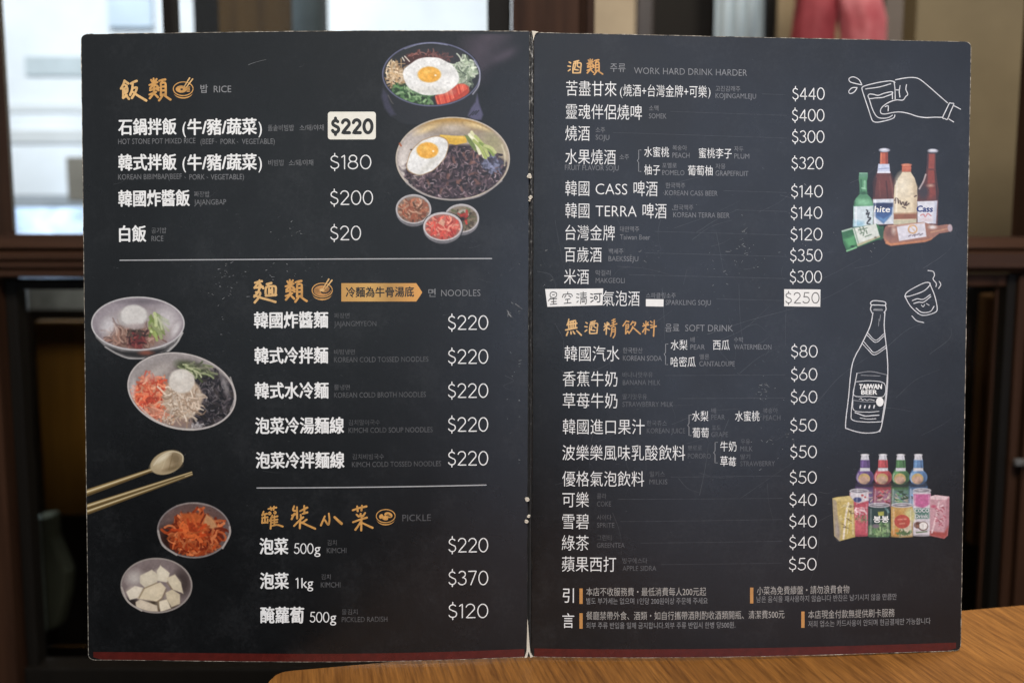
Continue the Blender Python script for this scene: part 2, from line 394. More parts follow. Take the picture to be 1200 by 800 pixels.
# ---- behind the lower panes
tag(bx('dark_backing', -120, 640, 331, 900, 1.55, 0.03, M_black), 'added black backing for the unlit space behind the lower left glass', 'panel')  # black sheets added so the space behind the lower panes stays dark
tag(bx('dark_backing', 1010, 1260, 322, 900, 1.35, 0.03, M_black), 'added black backing for the unlit space behind the lower right glass', 'panel')
tag(bx('amber_screen', 46, 330, 376, 604, 1.35, 0.02, wood('amber_screen_wood', (0.055, 0.026, 0.004), (0.16, 0.082, 0.015), 0.5, 'Z', 1.0, 0.2)), 'amber brown wooden board behind the lower left glass', 'board')
tag(bx('reflection_slab', 24, 300, 337, 364, 1.28, 0.05, plaster('dull_grey_blue', (0.22, 0.25, 0.28), 0.4, 0.5, 18)),
    'pale grey-blue slab standing in for the reflection in the lower left glass', 'reflection slab')  # solid slab in place of the pale reflection in the pane
def cloth():
    Y = 1.30; out = [(40, 606), (60, 604), (61, 630), (70, 652), (78, 672), (76, 700), (68, 735), (50, 742), (45, 700), (43, 650)]
    bm = bmesh.new()
    a = [bm.verts.new(tuple(at(x, y, Y))) for x, y in out]; b = [bm.verts.new(tuple(at(x, y, Y)+np.array([0, 0.03, 0]))) for x, y in out]
    bm.faces.new(a); bm.faces.new(b[::-1])
    for i in range(len(out)): bm.faces.new((a[i], a[(i+1) % len(out)], b[(i+1) % len(out)], b[i]))
    q = at(60, 742, Y)
    o = bm_obj('draped_cloth', bm, plaster('grey_green_cloth', (0.10, 0.13, 0.12), 0.3, 0.8, 12), None, 0.006, 3, origin=(q[0], Y, q[2]))
    tag(o, 'dim grey-green cloth hanging behind the glass at lower left', 'cloth')
cloth()
tag(bx('reflection_board', 1147, 1176, 345, 640, 1.15, 0.02, wood('reflection_board_wood', (0.03, 0.015, 0.006), (0.11, 0.055, 0.02), 0.4, 'Z')),
    'dark brown upright board standing in for a reflection in the glass right of the menu', 'board')  # board colour stands in for the amber reflection in this pane

# ------------------------------------------------------------------ the menu: page geometry
W, H = 0.2103, 0.2970
_LD = {}
def corner_depths():
    # fitted plane of the two A4 pages (camera space), as depth along the view axis of each corner
    S = np.array([0.0088, 0.4699, -0.2108]); ex = np.array([1.0, 0.0077, -0.0017]); ex2 = np.array([0.9986, 0.0527, -0.0056])
    ez = np.array([0.001, 0.0866, 0.9962]); em = (ex+ex2)/2; g = 0.0026
    l = S-em*g/2; r = S+em*g/2
    return [[l-W*ex+H*ez, l+H*ez, l-W*ex, l], [r+H*ez, r+W*ex2+H*ez, r, r+W*ex2]]
CORN_PX = [[(94.7, 40), (620, 36.6), (103.3, 773), (617.6, 769.4)], [(626, 38), (1138.4, 49), (623, 769), (1126, 762)]]
CN = [[atd(px, py, q@FW) for (px, py), q in zip(CORN_PX[k], corner_depths()[k])] for k in (0, 1)]
NRM = []
for k in (0, 1):
    n_ = np.cross(CN[k][1]-CN[k][0], CN[k][0]-CN[k][2]); n_ = n_/np.linalg.norm(n_)
    if n_[1] > 0: n_ = -n_
    NRM.append(n_)
def bow(k, u, v):
    u = np.clip(u, 0, 1); v = np.clip(v, 0, 1)
    if k == 0: return 0.0050*np.sin(np.pi*u**1.3)*(0.55+0.45*v)
    return 0.0044*np.sin(np.pi*u**0.8)*v
def pg(k, u, v, z=0.0):          # u, v in 0..1 from the upper left corner of page k
    u = np.asarray(u, float)[..., None]; v = np.asarray(v, float)[..., None]
    a, b, c, d = CN[k]
    P = (a*(1-u)+b*u)*(1-v)+(c*(1-u)+d*u)*v
    return P+NRM[k]*(bow(k, u, v)+np.asarray(z)[..., None] if np.ndim(z) else bow(k, u, v)+z)
def inv(k, px, py):
    u, v = 0.5, 0.5
    for _ in range(9):
        p0 = project(pg(k, u, v)); pu = project(pg(k, u+1e-4, v)); pv = project(pg(k, u, v+1e-4))
        J = np.array([[(pu[0]-p0[0]), (pv[0]-p0[0])], [(pu[1]-p0[1]), (pv[1]-p0[1])]])*1e4
        d = np.linalg.solve(J, [px-p0[0], py-p0[1]]); u += float(d[0]); v += float(d[1])
    return u, v
def pageof(x): return 0 if x < 621.5 else 1

root_loc = (CN[0][3]+CN[1][2])/2
root_loc[2] = 0.75
menu = empty('menu', root_loc, 'black two-page restaurant menu with white lettering standing open on the oak table', 'menu')
table.location = table.location

# ---- printed and laminated materials
def page_color(m):
    g = N(m, 'ShaderNodeNewGeometry')
    n1 = noise_tex(m, g.outputs['Position'], 38, 6, 0.65)
    n2 = noise_tex(m, g.outputs['Position'], 520, 3, 0.7)
    ad = N(m, 'ShaderNodeMath', operation='MULTIPLY_ADD'); L(m, n2.outputs[0], ad.inputs[0]); ad.inputs[1].default_value = 0.55
    L(m, n1.outputs[0], ad.inputs[2])
    return ramp(m, ad.outputs[0], [(0.50, (0.0018, 0.0019, 0.0019)), (0.80, (0.0042, 0.0043, 0.0046)), (1.02, (0.011, 0.0113, 0.012))]), g
def laminate(m, g):              # the same slightly smudged gloss on everything printed on a page
    b = m.node_tree.nodes['Principled BSDF']
    n = noise_tex(m, g.outputs['Position'], 22, 5, 0.6)
    mr = N(m, 'ShaderNodeMapRange'); mr.inputs['From Min'].default_value = 0.3; mr.inputs['From Max'].default_value = 0.7
    mr.inputs['To Min'].default_value = 0.25; mr.inputs['To Max'].default_value = 0.34
    L(m, n.outputs[0], mr.inputs['Value']); L(m, mr.outputs[0], b.inputs['Roughness'])
    b.inputs['Specular IOR Level'].default_value = 0.5
    n3 = noise_tex(m, g.outputs['Position'], 900, 3, 0.6)
    bp = N(m, 'ShaderNodeBump'); bp.inputs['Strength'].default_value = 0.06; bp.inputs['Distance'].default_value = 0.0004
    L(m, n3.outputs[0], bp.inputs['Height']); L(m, bp.outputs[0], b.inputs['Normal'])
M_page = principled('black_laminated_card', (0.007, 0.007, 0.007))
rp, gp = page_color(M_page); L(M_page, rp.outputs[0], M_page.node_tree.nodes['Principled BSDF'].inputs['Base Color']); laminate(M_page, gp)
M_print = principled('printed_picture', (0.5, 0.5, 0.5))
rp, gp = page_color(M_print); laminate(M_print, gp)
at_ = N(M_print, 'ShaderNodeAttribute', attribute_name='Col'); mx = N(M_print, 'ShaderNodeMix', data_type='RGBA')
L(M_print, at_.outputs['Alpha'], mx.inputs[0]); L(M_print, rp.outputs[0], mx.inputs[6]); L(M_print, at_.outputs['Color'], mx.inputs[7])
L(M_print, mx.outputs[2], M_print.node_tree.nodes['Principled BSDF'].inputs['Base Color'])
INK = {}
def ink(name, rgb, var=0.12, gloss=True):
    m = principled(name, rgb); g = N(m, 'ShaderNodeNewGeometry')
    n1 = noise_tex(m, g.outputs['Position'], 260, 4, 0.7); c = np.array(rgb)
    r = ramp(m, n1.outputs[0], [(0.3, tuple(c*(1-var))), (0.65, tuple(np.minimum(c*(1+var*0.5), 1)))])
    L(m, r.outputs[0], m.node_tree.nodes['Principled BSDF'].inputs['Base Color'])
    if gloss: laminate(m, g)
    else: m.node_tree.nodes['Principled BSDF'].inputs['Roughness'].default_value = 0.7
    INK[name] = m; return m
ink('white_ink', (0.80, 0.80, 0.79)); ink('grey_ink', (0.155, 0.155, 0.16), 0.35); ink('dim_ink', (0.085, 0.085, 0.088), 0.4)
ink('mid_ink', (0.22, 0.22, 0.225), 0.25); ink('chalk_ink', (0.66, 0.66, 0.68), 0.25); ink('chalk_dim', (0.24, 0.24, 0.25), 0.35)
ink('black_ink', (0.018, 0.017, 0.015)); ink('pencil_ink', (0.10, 0.10, 0.10), 0.5, False)
ink('red_ink', (0.08, 0.009, 0.006), 0.25); ink('gold_ink', (0.58, 0.30, 0.085), 0.3); ink('bar_ink', (0.52, 0.25, 0.075), 0.15)
ink('rule_ink', (0.40, 0.38, 0.355), 0.2)
ink('leader_ink', (0.030, 0.031, 0.033), 0.5); ink('scratch_pale', (0.040, 0.041, 0.043), 0.5); ink('scratch_bright', (0.20, 0.205, 0.21), 0.5, False)
ink('navy_ink', (0.02, 0.035, 0.16)); ink('line_ink', (0.40, 0.40, 0.41), 0.1)
ink('sticker_paper', (0.78, 0.78, 0.77), 0.05, False); ink('cream_sticker', (0.74, 0.72, 0.64), 0.05, False)
# gold of the headings runs from pale to orange
ink('gold_pale', (0.68, 0.42, 0.17), 0.25)

class Part:
    def __init__(s, name, k): s.name, s.k, s.v, s.f, s.m, s.mats = name, k, [], [], [], []
    def add(s, uv, z, faces, mat):
        if mat not in s.mats: s.mats.append(mat)
        mi = s.mats.index(mat); b = len(s.v)
        uv = np.asarray(uv, float)
        s.v.extend(pg(s.k, uv[:, 0], uv[:, 1], z).tolist())
        for f in faces: s.f.append([i+b for i in f]); s.m.append(mi)
    def build(s, label=None):
        o = mesh_obj(s.name, s.v, s.f, [INK[q] if isinstance(q, str) else q for q in s.mats], PAGE[s.k], s.m)
        if label: o['label'] = label
        return o

# ---- the two boards and the spine
M_edge = principled('worn_card_edge', (0.30, 0.27, 0.22), 0.85)
g_ = N(M_edge, 'ShaderNodeNewGeometry'); n_ = noise_tex(M_edge, g_.outputs['Position'], 420, 5, 0.7)
r_ = ramp(M_edge, n_.outputs[0], [(0.38, (0.03, 0.027, 0.024)), (0.5, (0.22, 0.19, 0.15)), (0.66, (0.55, 0.50, 0.42))])
L(M_edge, r_.outputs[0], M_edge.node_tree.nodes['Principled BSDF'].inputs['Base Color'])
TH = 0.0016
def board(k):
    us = np.concatenate([[0, 0.0013], np.linspace(0.004, 0.03, 9), np.linspace(0.06, 0.94, 40), np.linspace(0.97, 0.996, 9), [0.9987, 1]])
    ts = np.concatenate([[0, 0.0008], np.linspace(0.004, 0.996, 57), [0.9991, 1]])
    rad = 0.0030; nv = 60; v = []; 
    def inset(u):
        x = u*W if k == 0 else (1-u)*W
        return 0 if x >= rad else rad-math.sqrt(max(0, rad*rad-(rad-x)**2))
    nu = len(us)
    rng = random.Random(3+k)
    for z in (0.0, -TH):
        for u in us:
            i = inset(u)/H; w1 = rng.uniform(-1, 1)*0.00012/H; w2 = rng.uniform(-1, 1)*0.00012/H
            for j in range(nv+1):
                t = ts[j]; vv = i*(1-t)+(1-i)*t
                if j == 0: vv += w1
                if j == nv: vv += w2
                uu = u
                if (u == 0 or u == 1): uu = u+rng.uniform(-1, 1)*0.00010/W
                v.append(pg(k, uu, vv, z).ravel())
    f = []; fm = []; o2 = nu*(nv+1); A = lambda i, j: i*(nv+1)+j
    for i in range(nu-1):
        for j in range(nv):
            outer = (i == 0) if k == 0 else (i == nu-2)
            f.append((A(i, j), A(i, j+1), A(i+1, j+1), A(i+1, j))); fm.append(1 if outer or j in (0, nv-1) else 0)
            f.append((o2+A(i, j), o2+A(i+1, j), o2+A(i+1, j+1), o2+A(i, j+1))); fm.append(0)
        f.append((A(i, 0), A(i+1, 0), o2+A(i+1, 0), o2+A(i, 0))); fm.append(1)
        f.append((A(i, nv), o2+A(i, nv), o2+A(i+1, nv), A(i+1, nv))); fm.append(1)
    for j in range(nv):
        f.append((A(0, j), o2+A(0, j), o2+A(0, j+1), A(0, j+1))); fm.append(1)
        f.append((A(nu-1, j), A(nu-1, j+1), o2+A(nu-1, j+1), o2+A(nu-1, j))); fm.append(1)
    return mesh_obj('page', v, f, [M_page, M_edge], menu, fm)
PAGE = [board(0), board(1)]
PAGE[0]['label'] = 'left page with rice, noodle and pickle dishes'
PAGE[1]['label'] = 'right page with drinks'
# spine: worn black cloth strip set back between the boards
M_spine = principled('worn_spine_cloth', (0.01, 0.01, 0.01), 0.7)
g_ = N(M_spine, 'ShaderNodeNewGeometry'); mp_ = N(M_spine, 'ShaderNodeMapping'); mp_.inputs['Scale'].default_value = (1.6, 1, 0.55)
L(M_spine, g_.outputs['Position'], mp_.inputs[0]); n_ = noise_tex(M_spine, mp_.outputs[0], 900, 6, 0.75)
sep = N(M_spine, 'ShaderNodeSeparateXYZ'); L(M_spine, g_.outputs['Position'], sep.inputs[0])
mr_ = N(M_spine, 'ShaderNodeMapRange'); mr_.inputs['From Min'].default_value = 0.80; mr_.inputs['From Max'].default_value = 1.05
mr_.inputs['To Min'].default_value = -0.15; mr_.inputs['To Max'].default_value = 0.02; L(M_spine, sep.outputs[2], mr_.inputs[0])
ad_ = N(M_spine, 'ShaderNodeMath', operation='ADD'); L(M_spine, n_.outputs[0], ad_.inputs[0]); L(M_spine, mr_.outputs[0], ad_.inputs[1])
r_ = ramp(M_spine, ad_.outputs[0], [(0.44, (0.008, 0.008, 0.008)), (0.52, (0.05, 0.05, 0.05)), (0.58, (0.16, 0.155, 0.15)), (0.66, (0.55, 0.53, 0.49))])
L(M_spine, r_.outputs[0], M_spine.node_tree.nodes['Principled BSDF'].inputs['Base Color'])
v = []; f = []; ns = 80; rows = []
for j in range(ns+1):
    t = j/ns; a = pg(0, 1.0, t).ravel(); b = pg(1, 0.0, t).ravel(); nn = (NRM[0]+NRM[1])/2
    # a shallow dark crease next to the left board, then the rounded spine, then the right board
    rows.append([a-nn*TH+(b-a)*0.02, a*0.92+b*0.08-nn*0.0012, a*0.74+b*0.26-nn*0.0011, a*0.66+b*0.34-nn*0.0002, a*0.45+b*0.55+nn*0.00005, a*0.2+b*0.8-nn*0.0002, a*0.08+b*0.92-nn*0.0008, b-nn*TH-(b-a)*0.02])
nc = len(rows[0])
for r0 in rows: v += r0
for j in range(ns):
    for i in range(nc-1): f.append((j*nc+i, (j+1)*nc+i, (j+1)*nc+i+1, j*nc+i+1))
    f.append((j*nc, j*nc+nc-1, (j+1)*nc+nc-1, (j+1)*nc))
f.append(tuple(range(nc))); f.append(tuple(range(ns*nc, ns*nc+nc))[::-1])
mesh_obj('spine', v, f, M_spine, menu)
# torn paper at the ends of the spine and at the stitch holes
M_torn = principled('torn_white_paper', (0.62, 0.57, 0.48), 0.9)
def torn(name, pts, z0=0.0004, z1=0.0011):
    bm = bmesh.new(); nn = (NRM[0]+NRM[1])/2
    def P(x, y, z):
        a = inv(0, x, y); return tuple(pg(0, a[0], a[1]).ravel()+nn*z)
    a = [bm.verts.new(P(x, y, z1-0.0003*(i % 2))) for i, (x, y) in enumerate(pts)]
    b = [bm.verts.new(P(x, y, z0-0.001)) for x, y in pts]
    bm.faces.new(a)
    for i in range(len(pts)): bm.faces.new((a[i], b[i], b[(i+1) % len(pts)], a[(i+1) % len(pts)]))
    bm.faces.new(b[::-1])
    bmesh.ops.triangulate(bm, faces=[q for q in bm.faces if len(q.verts) > 4])
    return bm_obj(name, bm, M_torn, menu)
torn('torn_paper', [(623.0, 37.0), (628, 37.4), (631, 38.2), (628, 39.6), (626.6, 42), (625.4, 46), (624.8, 49), (624.6, 45), (624.4, 40)])
torn('torn_paper', [(617.8, 724), (618.6, 727), (619.4, 740), (620.4, 754), (621.6, 764), (624.5, 768.2), (621.5, 769.2), (619.3, 762), (617.6, 769), (614.5, 769.6), (617, 762), (617.4, 748)])
def eyelet(x, y, r):
    pts = []; n = 9; rg = random.Random(int(x*7+y))
    for i in range(n): a = 2*math.pi*i/n; q = r*(0.75+0.5*rg.random()); pts.append((x+q*math.cos(a), y+q*0.9*math.sin(a)))
    torn('stitch_tear', pts)
for x, y, r in ((620.5, 206.5, 2.9), (619.6, 208, 1.5), (621.4, 231.5, 2.4), (620.4, 235, 1.5), (617.6, 584.3, 2.7), (619.6, 604.5, 1.9), (616.8, 610.5, 2.3)): eyelet(x, y, r)

# ------------------------------------------------------------------ lettering engine
GC = {}
def glyphs(s, off, sp=1.0):
    key = (s, off, round(sp, 3))
    if key in GC: return GC[key]
    c = bpy.data.curves.new('lettering', 'FONT'); c.body = s; c.offset = off; c.space_character = sp; c.resolution_u = 3
    o = bpy.data.objects.new('lettering', c); COL.objects.link(o)
    dg = bpy.context.evaluated_depsgraph_get(); dg.update()
    me = bpy.data.meshes.new_from_object(o.evaluated_get(dg), depsgraph=dg)
    co = np.zeros(len(me.vertices)*3); me.vertices.foreach_get('co', co); co = co.reshape(-1, 3)[:, :2].copy()
    fs = [list(p.vertices) for p in me.polygons]
    bpy.data.objects.remove(o); bpy.data.curves.remove(c); bpy.data.meshes.remove(me)
    GC[key] = (co, fs); return GC[key]
def is_cjk(s): return any(ord(q) > 0x2E00 for q in s)
def loc_scale(k, x, y):
    u0, v0 = inv(k, x, y); u1, _ = inv(k, x+40, y); _, v1 = inv(k, x, y+40)
    return u0, v0, (u1-u0)/40, (v1-v0)/40
def text(part, s, x0, x1, yc, h, mat='white_ink', off=0.0, z=0.00005, track=False, shear=0.0):
    """lettering between photograph pixels x0 and x1 on row yc; h = height of a capital or of a full square character"""
    k = part.k; cj = is_cjk(s)
    u0, v0, su, sv = loc_scale(k, x0, yc)
    em = h/(0.877 if cj else 0.682); mid = 0.355 if cj else 0.341
    thin = min(off, 0.0)
    co, fs = glyphs(s, thin)
    if not len(co): return
    w = co[:, 0].max()-co[:, 0].min(); target = (x1-x0)/em if x1 else w
    if track and target > w*1.04:
        c2, _ = glyphs(s, thin, 1.3); w2 = c2[:, 0].max()-c2[:, 0].min()
        co, fs = glyphs(s, thin, 1+0.3*(target-w)/(w2-w)); w = co[:, 0].max()-co[:, 0].min()
    kx = target/w
    xs = (co[:, 0]-co[:, 0].min())*kx*em+shear*em*(co[:, 1]-mid); ys = (co[:, 1]-mid)*em
    o = off*em
    for q, (dx, dy) in enumerate(((0, 0),) if off < 0.006 else ((-o, 0), (o, 0), (0, -o*0.7), (0, o*0.7))):
        part.add(np.stack([u0+(xs+dx)*su, v0-(ys+dy)*sv], 1), z+q*1.5e-6, fs, mat)

def smooth_pts(pts, n=5, closed=False):
    P = np.asarray(pts, float)
    if len(P) < 3: 
        t = np.linspace(0, 1, 5)[:, None]; return P[0]*(1-t)+P[-1]*t
    if closed: Q = np.vstack([P[-1], P, P[0], P[1]])
    else: Q = np.vstack([2*P[0]-P[1], P, 2*P[-1]-P[-2]])
    out = []
    for i in range(1, len(Q)-2):
        for t in np.arange(n)/n:
            out.append(0.5*((2*Q[i])+(-Q[i-1]+Q[i+1])*t+(2*Q[i-1]-5*Q[i]+4*Q[i+1]-Q[i+2])*t*t+(-Q[i-1]+3*Q[i]-3*Q[i+1]+Q[i+2])*t**3))
    out.append(Q[-2]); return np.array(out)
def ribbon(pts, w, wend=None, cap=True):
    """outline polygon strip (verts, faces) of a stroke in pixel space; w half widths"""
    P = np.asarray(pts, float); n = len(P)
    d = np.gradient(P, axis=0); ln = np.linalg.norm(d, axis=1)+1e-9; d = d/ln[:, None]
    nr = np.stack([-d[:, 1], d[:, 0]], 1)
    ww = np.linspace(w, w if wend is None else wend, n)[:, None] if np.ndim(w) == 0 else np.asarray(w)[:, None]
    V = list(P+nr*ww)+list(P-nr*ww); Fc = [(i, i+1, n+i+1, n+i) for i in range(n-1)]
    if cap:
        for e, sg in ((0, -1), (n-1, 1)):
            b = len(V); r0 = float(ww[e, 0]); a0 = math.atan2(nr[e, 1], nr[e, 0])
            for q in range(1, 5):
                a = a0-sg*math.pi*q/5; V.append(P[e]+r0*np.array([math.cos(a), math.sin(a)]))
            Fc.append(tuple([e]+list(range(b, b+4))+[n+e]))
    return np.array(V), Fc
ZS = [0]
def stroke(part, pts, w, mat, wend=None, sm=True, closed=False, z=0.00005, tf=None):
    P = np.asarray(pts, float)
    if tf is not None: P = np.stack([tf[0]+P[:, 0]/tf[2], tf[1]+P[:, 1]/(tf[3] if len(tf) > 3 else tf[2])], 1)
    P = smooth_pts(P, 5, closed) if sm else P
    V, Fc = ribbon(P, w, wend)
    cx, cy = P.mean(0); k = part.k; u0, v0, su, sv = loc_scale(k, cx, cy)
    ZS[0] = (ZS[0]+1) % 9
    part.add(np.stack([u0+(V[:, 0]-cx)*su, v0+(V[:, 1]-cy)*sv], 1), z+ZS[0]*2.5e-6, Fc, mat)
def shape(part, pts, mat, z=0.00004):
    P = np.asarray(pts, float); part.add([inv(part.k, x, y) for x, y in P], z, [list(range(len(P)))], mat)
def ellipse_pts(cx, cy, rx, ry, n=40, rot=0):
    a = np.arange(n)*2*math.pi/n; x = rx*np.cos(a); y = ry*np.sin(a)
    return np.stack([cx+x*math.cos(rot)-y*math.sin(rot), cy+x*math.sin(rot)+y*math.cos(rot)], 1)
def ring(part, cx, cy, rx, ry, w, mat, z=0.00005, a0=0, a1=360, wend=None):
    n = 36; a = np.radians(np.linspace(a0, a1, n)); stroke(part, np.stack([cx+rx*np.cos(a), cy+ry*np.sin(a)], 1), w, mat, wend, False, z=z)

# slim geometric figures of the prices, drawn as strokes
def arc(cx, cy, rx, ry, a0, a1, n=14):
    a = np.radians(np.linspace(a0, a1, n)); return list(zip(cx+rx*np.cos(a), cy+ry*np.sin(a)))
DIG = {
 '0': (0.66, [arc(.33, .5, .33, .5, 90, 450, 28)]),
 '1': (0.24, [[(.0, .86), (.19, 1.0), (.19, 0)]]),
 '2': (0.60, [arc(.29, .72, .28, .28, 165, -28, 12)+[(.02, 0), (.60, 0)]]),
 '3': (0.58, [arc(.28, .77, .25, .23, 150, -85, 12)+arc(.28, .27, .30, .27, 85, -155, 12)]),
 '4': (0.66, [[(.49, 0), (.49, 1.0), (.0, .27), (.66, .27)]]),
 '5': (0.58, [[(.53, 1), (.14, 1), (.08, .55)]+arc(.27, .31, .31, .31, 118, -150, 14)]),
 '6': (0.62, [[(.40, 1.0), (.06, .45)]+arc(.31, .31, .31, .31, 155, 505, 22)]),
 '7': (0.58, [[(.0, 1), (.57, 1), (.17, 0)]]),
 '8': (0.60, [arc(.30, .76, .24, .24, -90, 270, 20), arc(.30, .27, .30, .27, 90, 450, 22)]),
 '$': (0.52, [arc(.26, .74, .23, .21, 35, 215, 9)+[(.26, .51)]+arc(.26, .26, .26, .24, 45, -160, 11), [(.26, 1.13), (.26, .95)], [(.26, .03), (.26, -.14)]]),
}
def price(part, s, x0, x1, yc, h, mat='white_ink', wt=0.085, z=0.00005, gap=0.19):
    adv = 0; lay = []
    for c in s: lay.append(adv); adv += DIG[c][0]+gap
    adv -= gap; kx = (x1-x0)/adv
    for c, a in zip(s, lay):
        for st in DIG[c][1]:
            P = np.array([(x0+(a+x)*kx, yc+h/2-y*h) for x, y in st])
            # resample so that corners stay crisp
            Q = []
            for i in range(len(P)-1):
                m = max(1, int(np.linalg.norm(P[i+1]-P[i])/1.5))
                Q += [P[i]+(P[i+1]-P[i])*t/m for t in range(m)]
            Q.append(P[-1]); stroke(part, Q, wt*h/2, mat, sm=False, z=z)

# ------------------------------------------------------------------ left page lettering
GP = (136, 86, 12.0)
LEI = [[(470, 166), (520, 150), (580, 128)], [(528, 76), (534, 150), (532, 225)], [(494, 95), (515, 128)], [(572, 82), (548, 122)],
       [(530, 160), (482, 212)], [(540, 160), (582, 182)], [(478, 240), (540, 222), (600, 205)], [(540, 215), (522, 290), (474, 352)],
       [(528, 275), (560, 310), (590, 340)], [(470, 300), (520, 282), (562, 262)], [(572, 222), (598, 240)],
       [(608, 108), (650, 95), (692, 90)], [(655, 102), (642, 140)], [(630, 140), (632, 230), (630, 312)], [(632, 142), (690, 136), (698, 220), (697, 312)],
       [(636, 190), (692, 186)], [(636, 245), (692, 240)], [(634, 302), (696, 300)], [(655, 315), (630, 350), (605, 382)], [(685, 315), (725, 345), (766, 372)]]
FAN = [[(120, 104), (102, 160), (70, 216)], [(124, 108), (150, 130), (172, 146)], [(130, 165), (150, 184)], [(100, 215), (102, 290), (100, 346)],
       [(100, 220), (156, 204), (152, 268), (105, 280)], [(105, 248), (150, 243)], [(102, 350), (150, 312)], [(138, 308), (182, 362)],
       [(206, 146), (245, 126), (290, 110)], [(236, 140), (226, 230), (198, 306)], [(238, 210), (292, 204), (270, 272), (222, 348)], [(236, 262), (300, 310), (424, 386)]]
MIAN = [[(58, 112), (105, 98), (155, 90)], [(122, 78), (122, 130), (116, 190)], [(98, 120), (76, 150), (52, 182)], [(130, 128), (150, 160), (176, 188)],
        [(64, 180), (120, 176), (166, 166)], [(124, 190), (98, 250), (48, 306)], [(70, 244), (132, 250), (108, 320), (54, 388)], [(50, 288), (140, 322), (250, 352), (346, 382)],
        [(222, 130), (288, 116)], [(252, 128), (240, 164)], [(216, 172), (206, 236), (214, 292)], [(216, 172), (280, 160), (345, 166), (350, 230), (344, 288)],
        [(208, 294), (280, 290), (356, 282)], [(256, 190), (256, 284)], [(300, 188), (302, 284)], [(256, 218), (300, 214)], [(256, 250), (300, 247)]]
GUAN = [[(120, 172), (98, 232)], [(108, 218), (172, 206)], [(94, 272), (182, 260)], [(138, 215), (140, 346)], [(100, 292), (96, 350)], [(96, 350), (182, 340)], [(184, 292), (180, 348)],
        [(192, 132), (318, 110)], [(228, 104), (240, 148)], [(282, 94), (274, 146)], [(200, 196), (216, 184), (230, 200), (218, 218), (200, 208)], [(284, 184), (300, 174), (310, 190), (296, 204), (284, 192)],
        [(256, 232), (216, 318)], [(238, 286), (228, 440)], [(248, 266), (336, 246)], [(248, 310), (336, 296)], [(248, 348), (332, 336)], [(230, 400), (330, 380), (418, 406)], [(290, 240), (286, 386)]]
ZHUANG = [[(596, 88), (580, 150), (628, 164)], [(640, 104), (642, 280)], [(562, 234), (642, 204)], [(600, 204), (558, 290)], [(688, 166), (802, 110)], [(754, 84), (756, 200)], [(728, 208), (802, 186)],
          [(698, 222), (704, 270)], [(594, 398), (690, 300), (738, 262)], [(692, 290), (684, 432)], [(792, 298), (720, 350)], [(706, 338), (800, 385), (924, 440)]]
XIAO1 = [[(1076, 246), (1014, 388)], [(1138, 204), (1148, 300), (1130, 378), (1076, 306)]]
XIAO2 = [[(214, 260), (262, 306), (324, 362)]]
CAI = [[(498, 152), (600, 118), (712, 94)], [(568, 90), (576, 166)], [(642, 80), (634, 156)], [(558, 220), (592, 250)], [(622, 206), (616, 246)], [(692, 194), (658, 244)], [(502, 338), (610, 300), (718, 268)],
       [(640, 236), (634, 340), (630, 466)], [(622, 330), (590, 385), (540, 456)], [(648, 350), (720, 385), (808, 428)]]
JIU = [[(104, 136), (130, 150)], [(84, 206), (126, 212)], [(88, 292), (122, 266)], [(188, 132), (272, 110)], [(184, 160), (172, 240), (172, 324)], [(182, 160), (250, 152), (312, 158), (308, 240), (300, 322)],
       [(172, 326), (240, 326), (300, 320)], [(216, 136), (212, 200), (196, 262)], [(252, 136), (250, 206), (286, 226)], [(200, 268), (262, 274)]]
WU = [[(132, 118), (118, 190), (92, 256)], [(126, 190), (200, 168), (284, 150)], [(108, 246), (210, 228), (318, 214)], [(56, 372), (190, 346), (318, 318)], [(122, 190), (134, 342)], [(178, 184), (184, 334)], [(232, 172), (232, 326)], [(292, 168), (282, 314)],
      [(112, 412), (78, 498)], [(180, 410), (186, 462)], [(232, 402), (268, 458)], [(318, 388), (424, 492)]]
JMI = [[(1030, 190), (1014, 330), (1008, 472)], [(958, 292), (1080, 240)], [(972, 218), (990, 262)], [(1064, 206), (1046, 252)], [(1010, 300), (958, 374)], [(1020, 310), (1090, 350)]]
QING = [[(130, 142), (198, 110)], [(136, 196), (204, 160)], [(92, 262), (238, 210)], [(165, 112), (168, 256)], [(130, 292), (126, 390), (104, 482)], [(134, 290), (202, 284), (200, 440), (162, 516)], [(132, 342), (194, 334)], [(130, 388), (192, 380)]]
YIN = [[(440, 160), (378, 258)], [(444, 150), (502, 166)], [(440, 250), (436, 432)], [(440, 236), (496, 226), (488, 310), (440, 314)], [(444, 274), (490, 268)], [(438, 428), (480, 372)], [(474, 366), (512, 418)],
       [(590, 158), (548, 232)], [(588, 184), (652, 184), (628, 252)], [(590, 268), (570, 330), (508, 418)], [(590, 290), (650, 340), (756, 432)]]
LIAO = [[(880, 158), (876, 300), (866, 432)], [(812, 264), (938, 232)], [(826, 208), (850, 244)], [(928, 178), (898, 234)], [(870, 292), (808, 392)], [(884, 326), (948, 348)], [(978, 156), (1012, 182)], [(980, 238), (1018, 244)], [(986, 298), (1106, 264)], [(1062, 138), (1056, 320), (1048, 482)]]
def brush(part, strokes, tf, w, mat='gold_ink'):
    for st in strokes: stroke(part, st, w*0.92, mat, w*1.08, tf=tf)
def retf(src, src_tf, dst):      # map a character drawn at src pixels to another pixel box
    a = np.vstack([np.array(s, float) for s in src]); x0, y0 = a.min(0); x1, y1 = a.max(0)
    return (dst[0]-x0*(dst[2]-dst[0])/(x1-x0), dst[1]-y0*(dst[3]-dst[1])/(y1-y0), (x1-x0)/(dst[2]-dst[0]), (y1-y0)/(dst[3]-dst[1]))

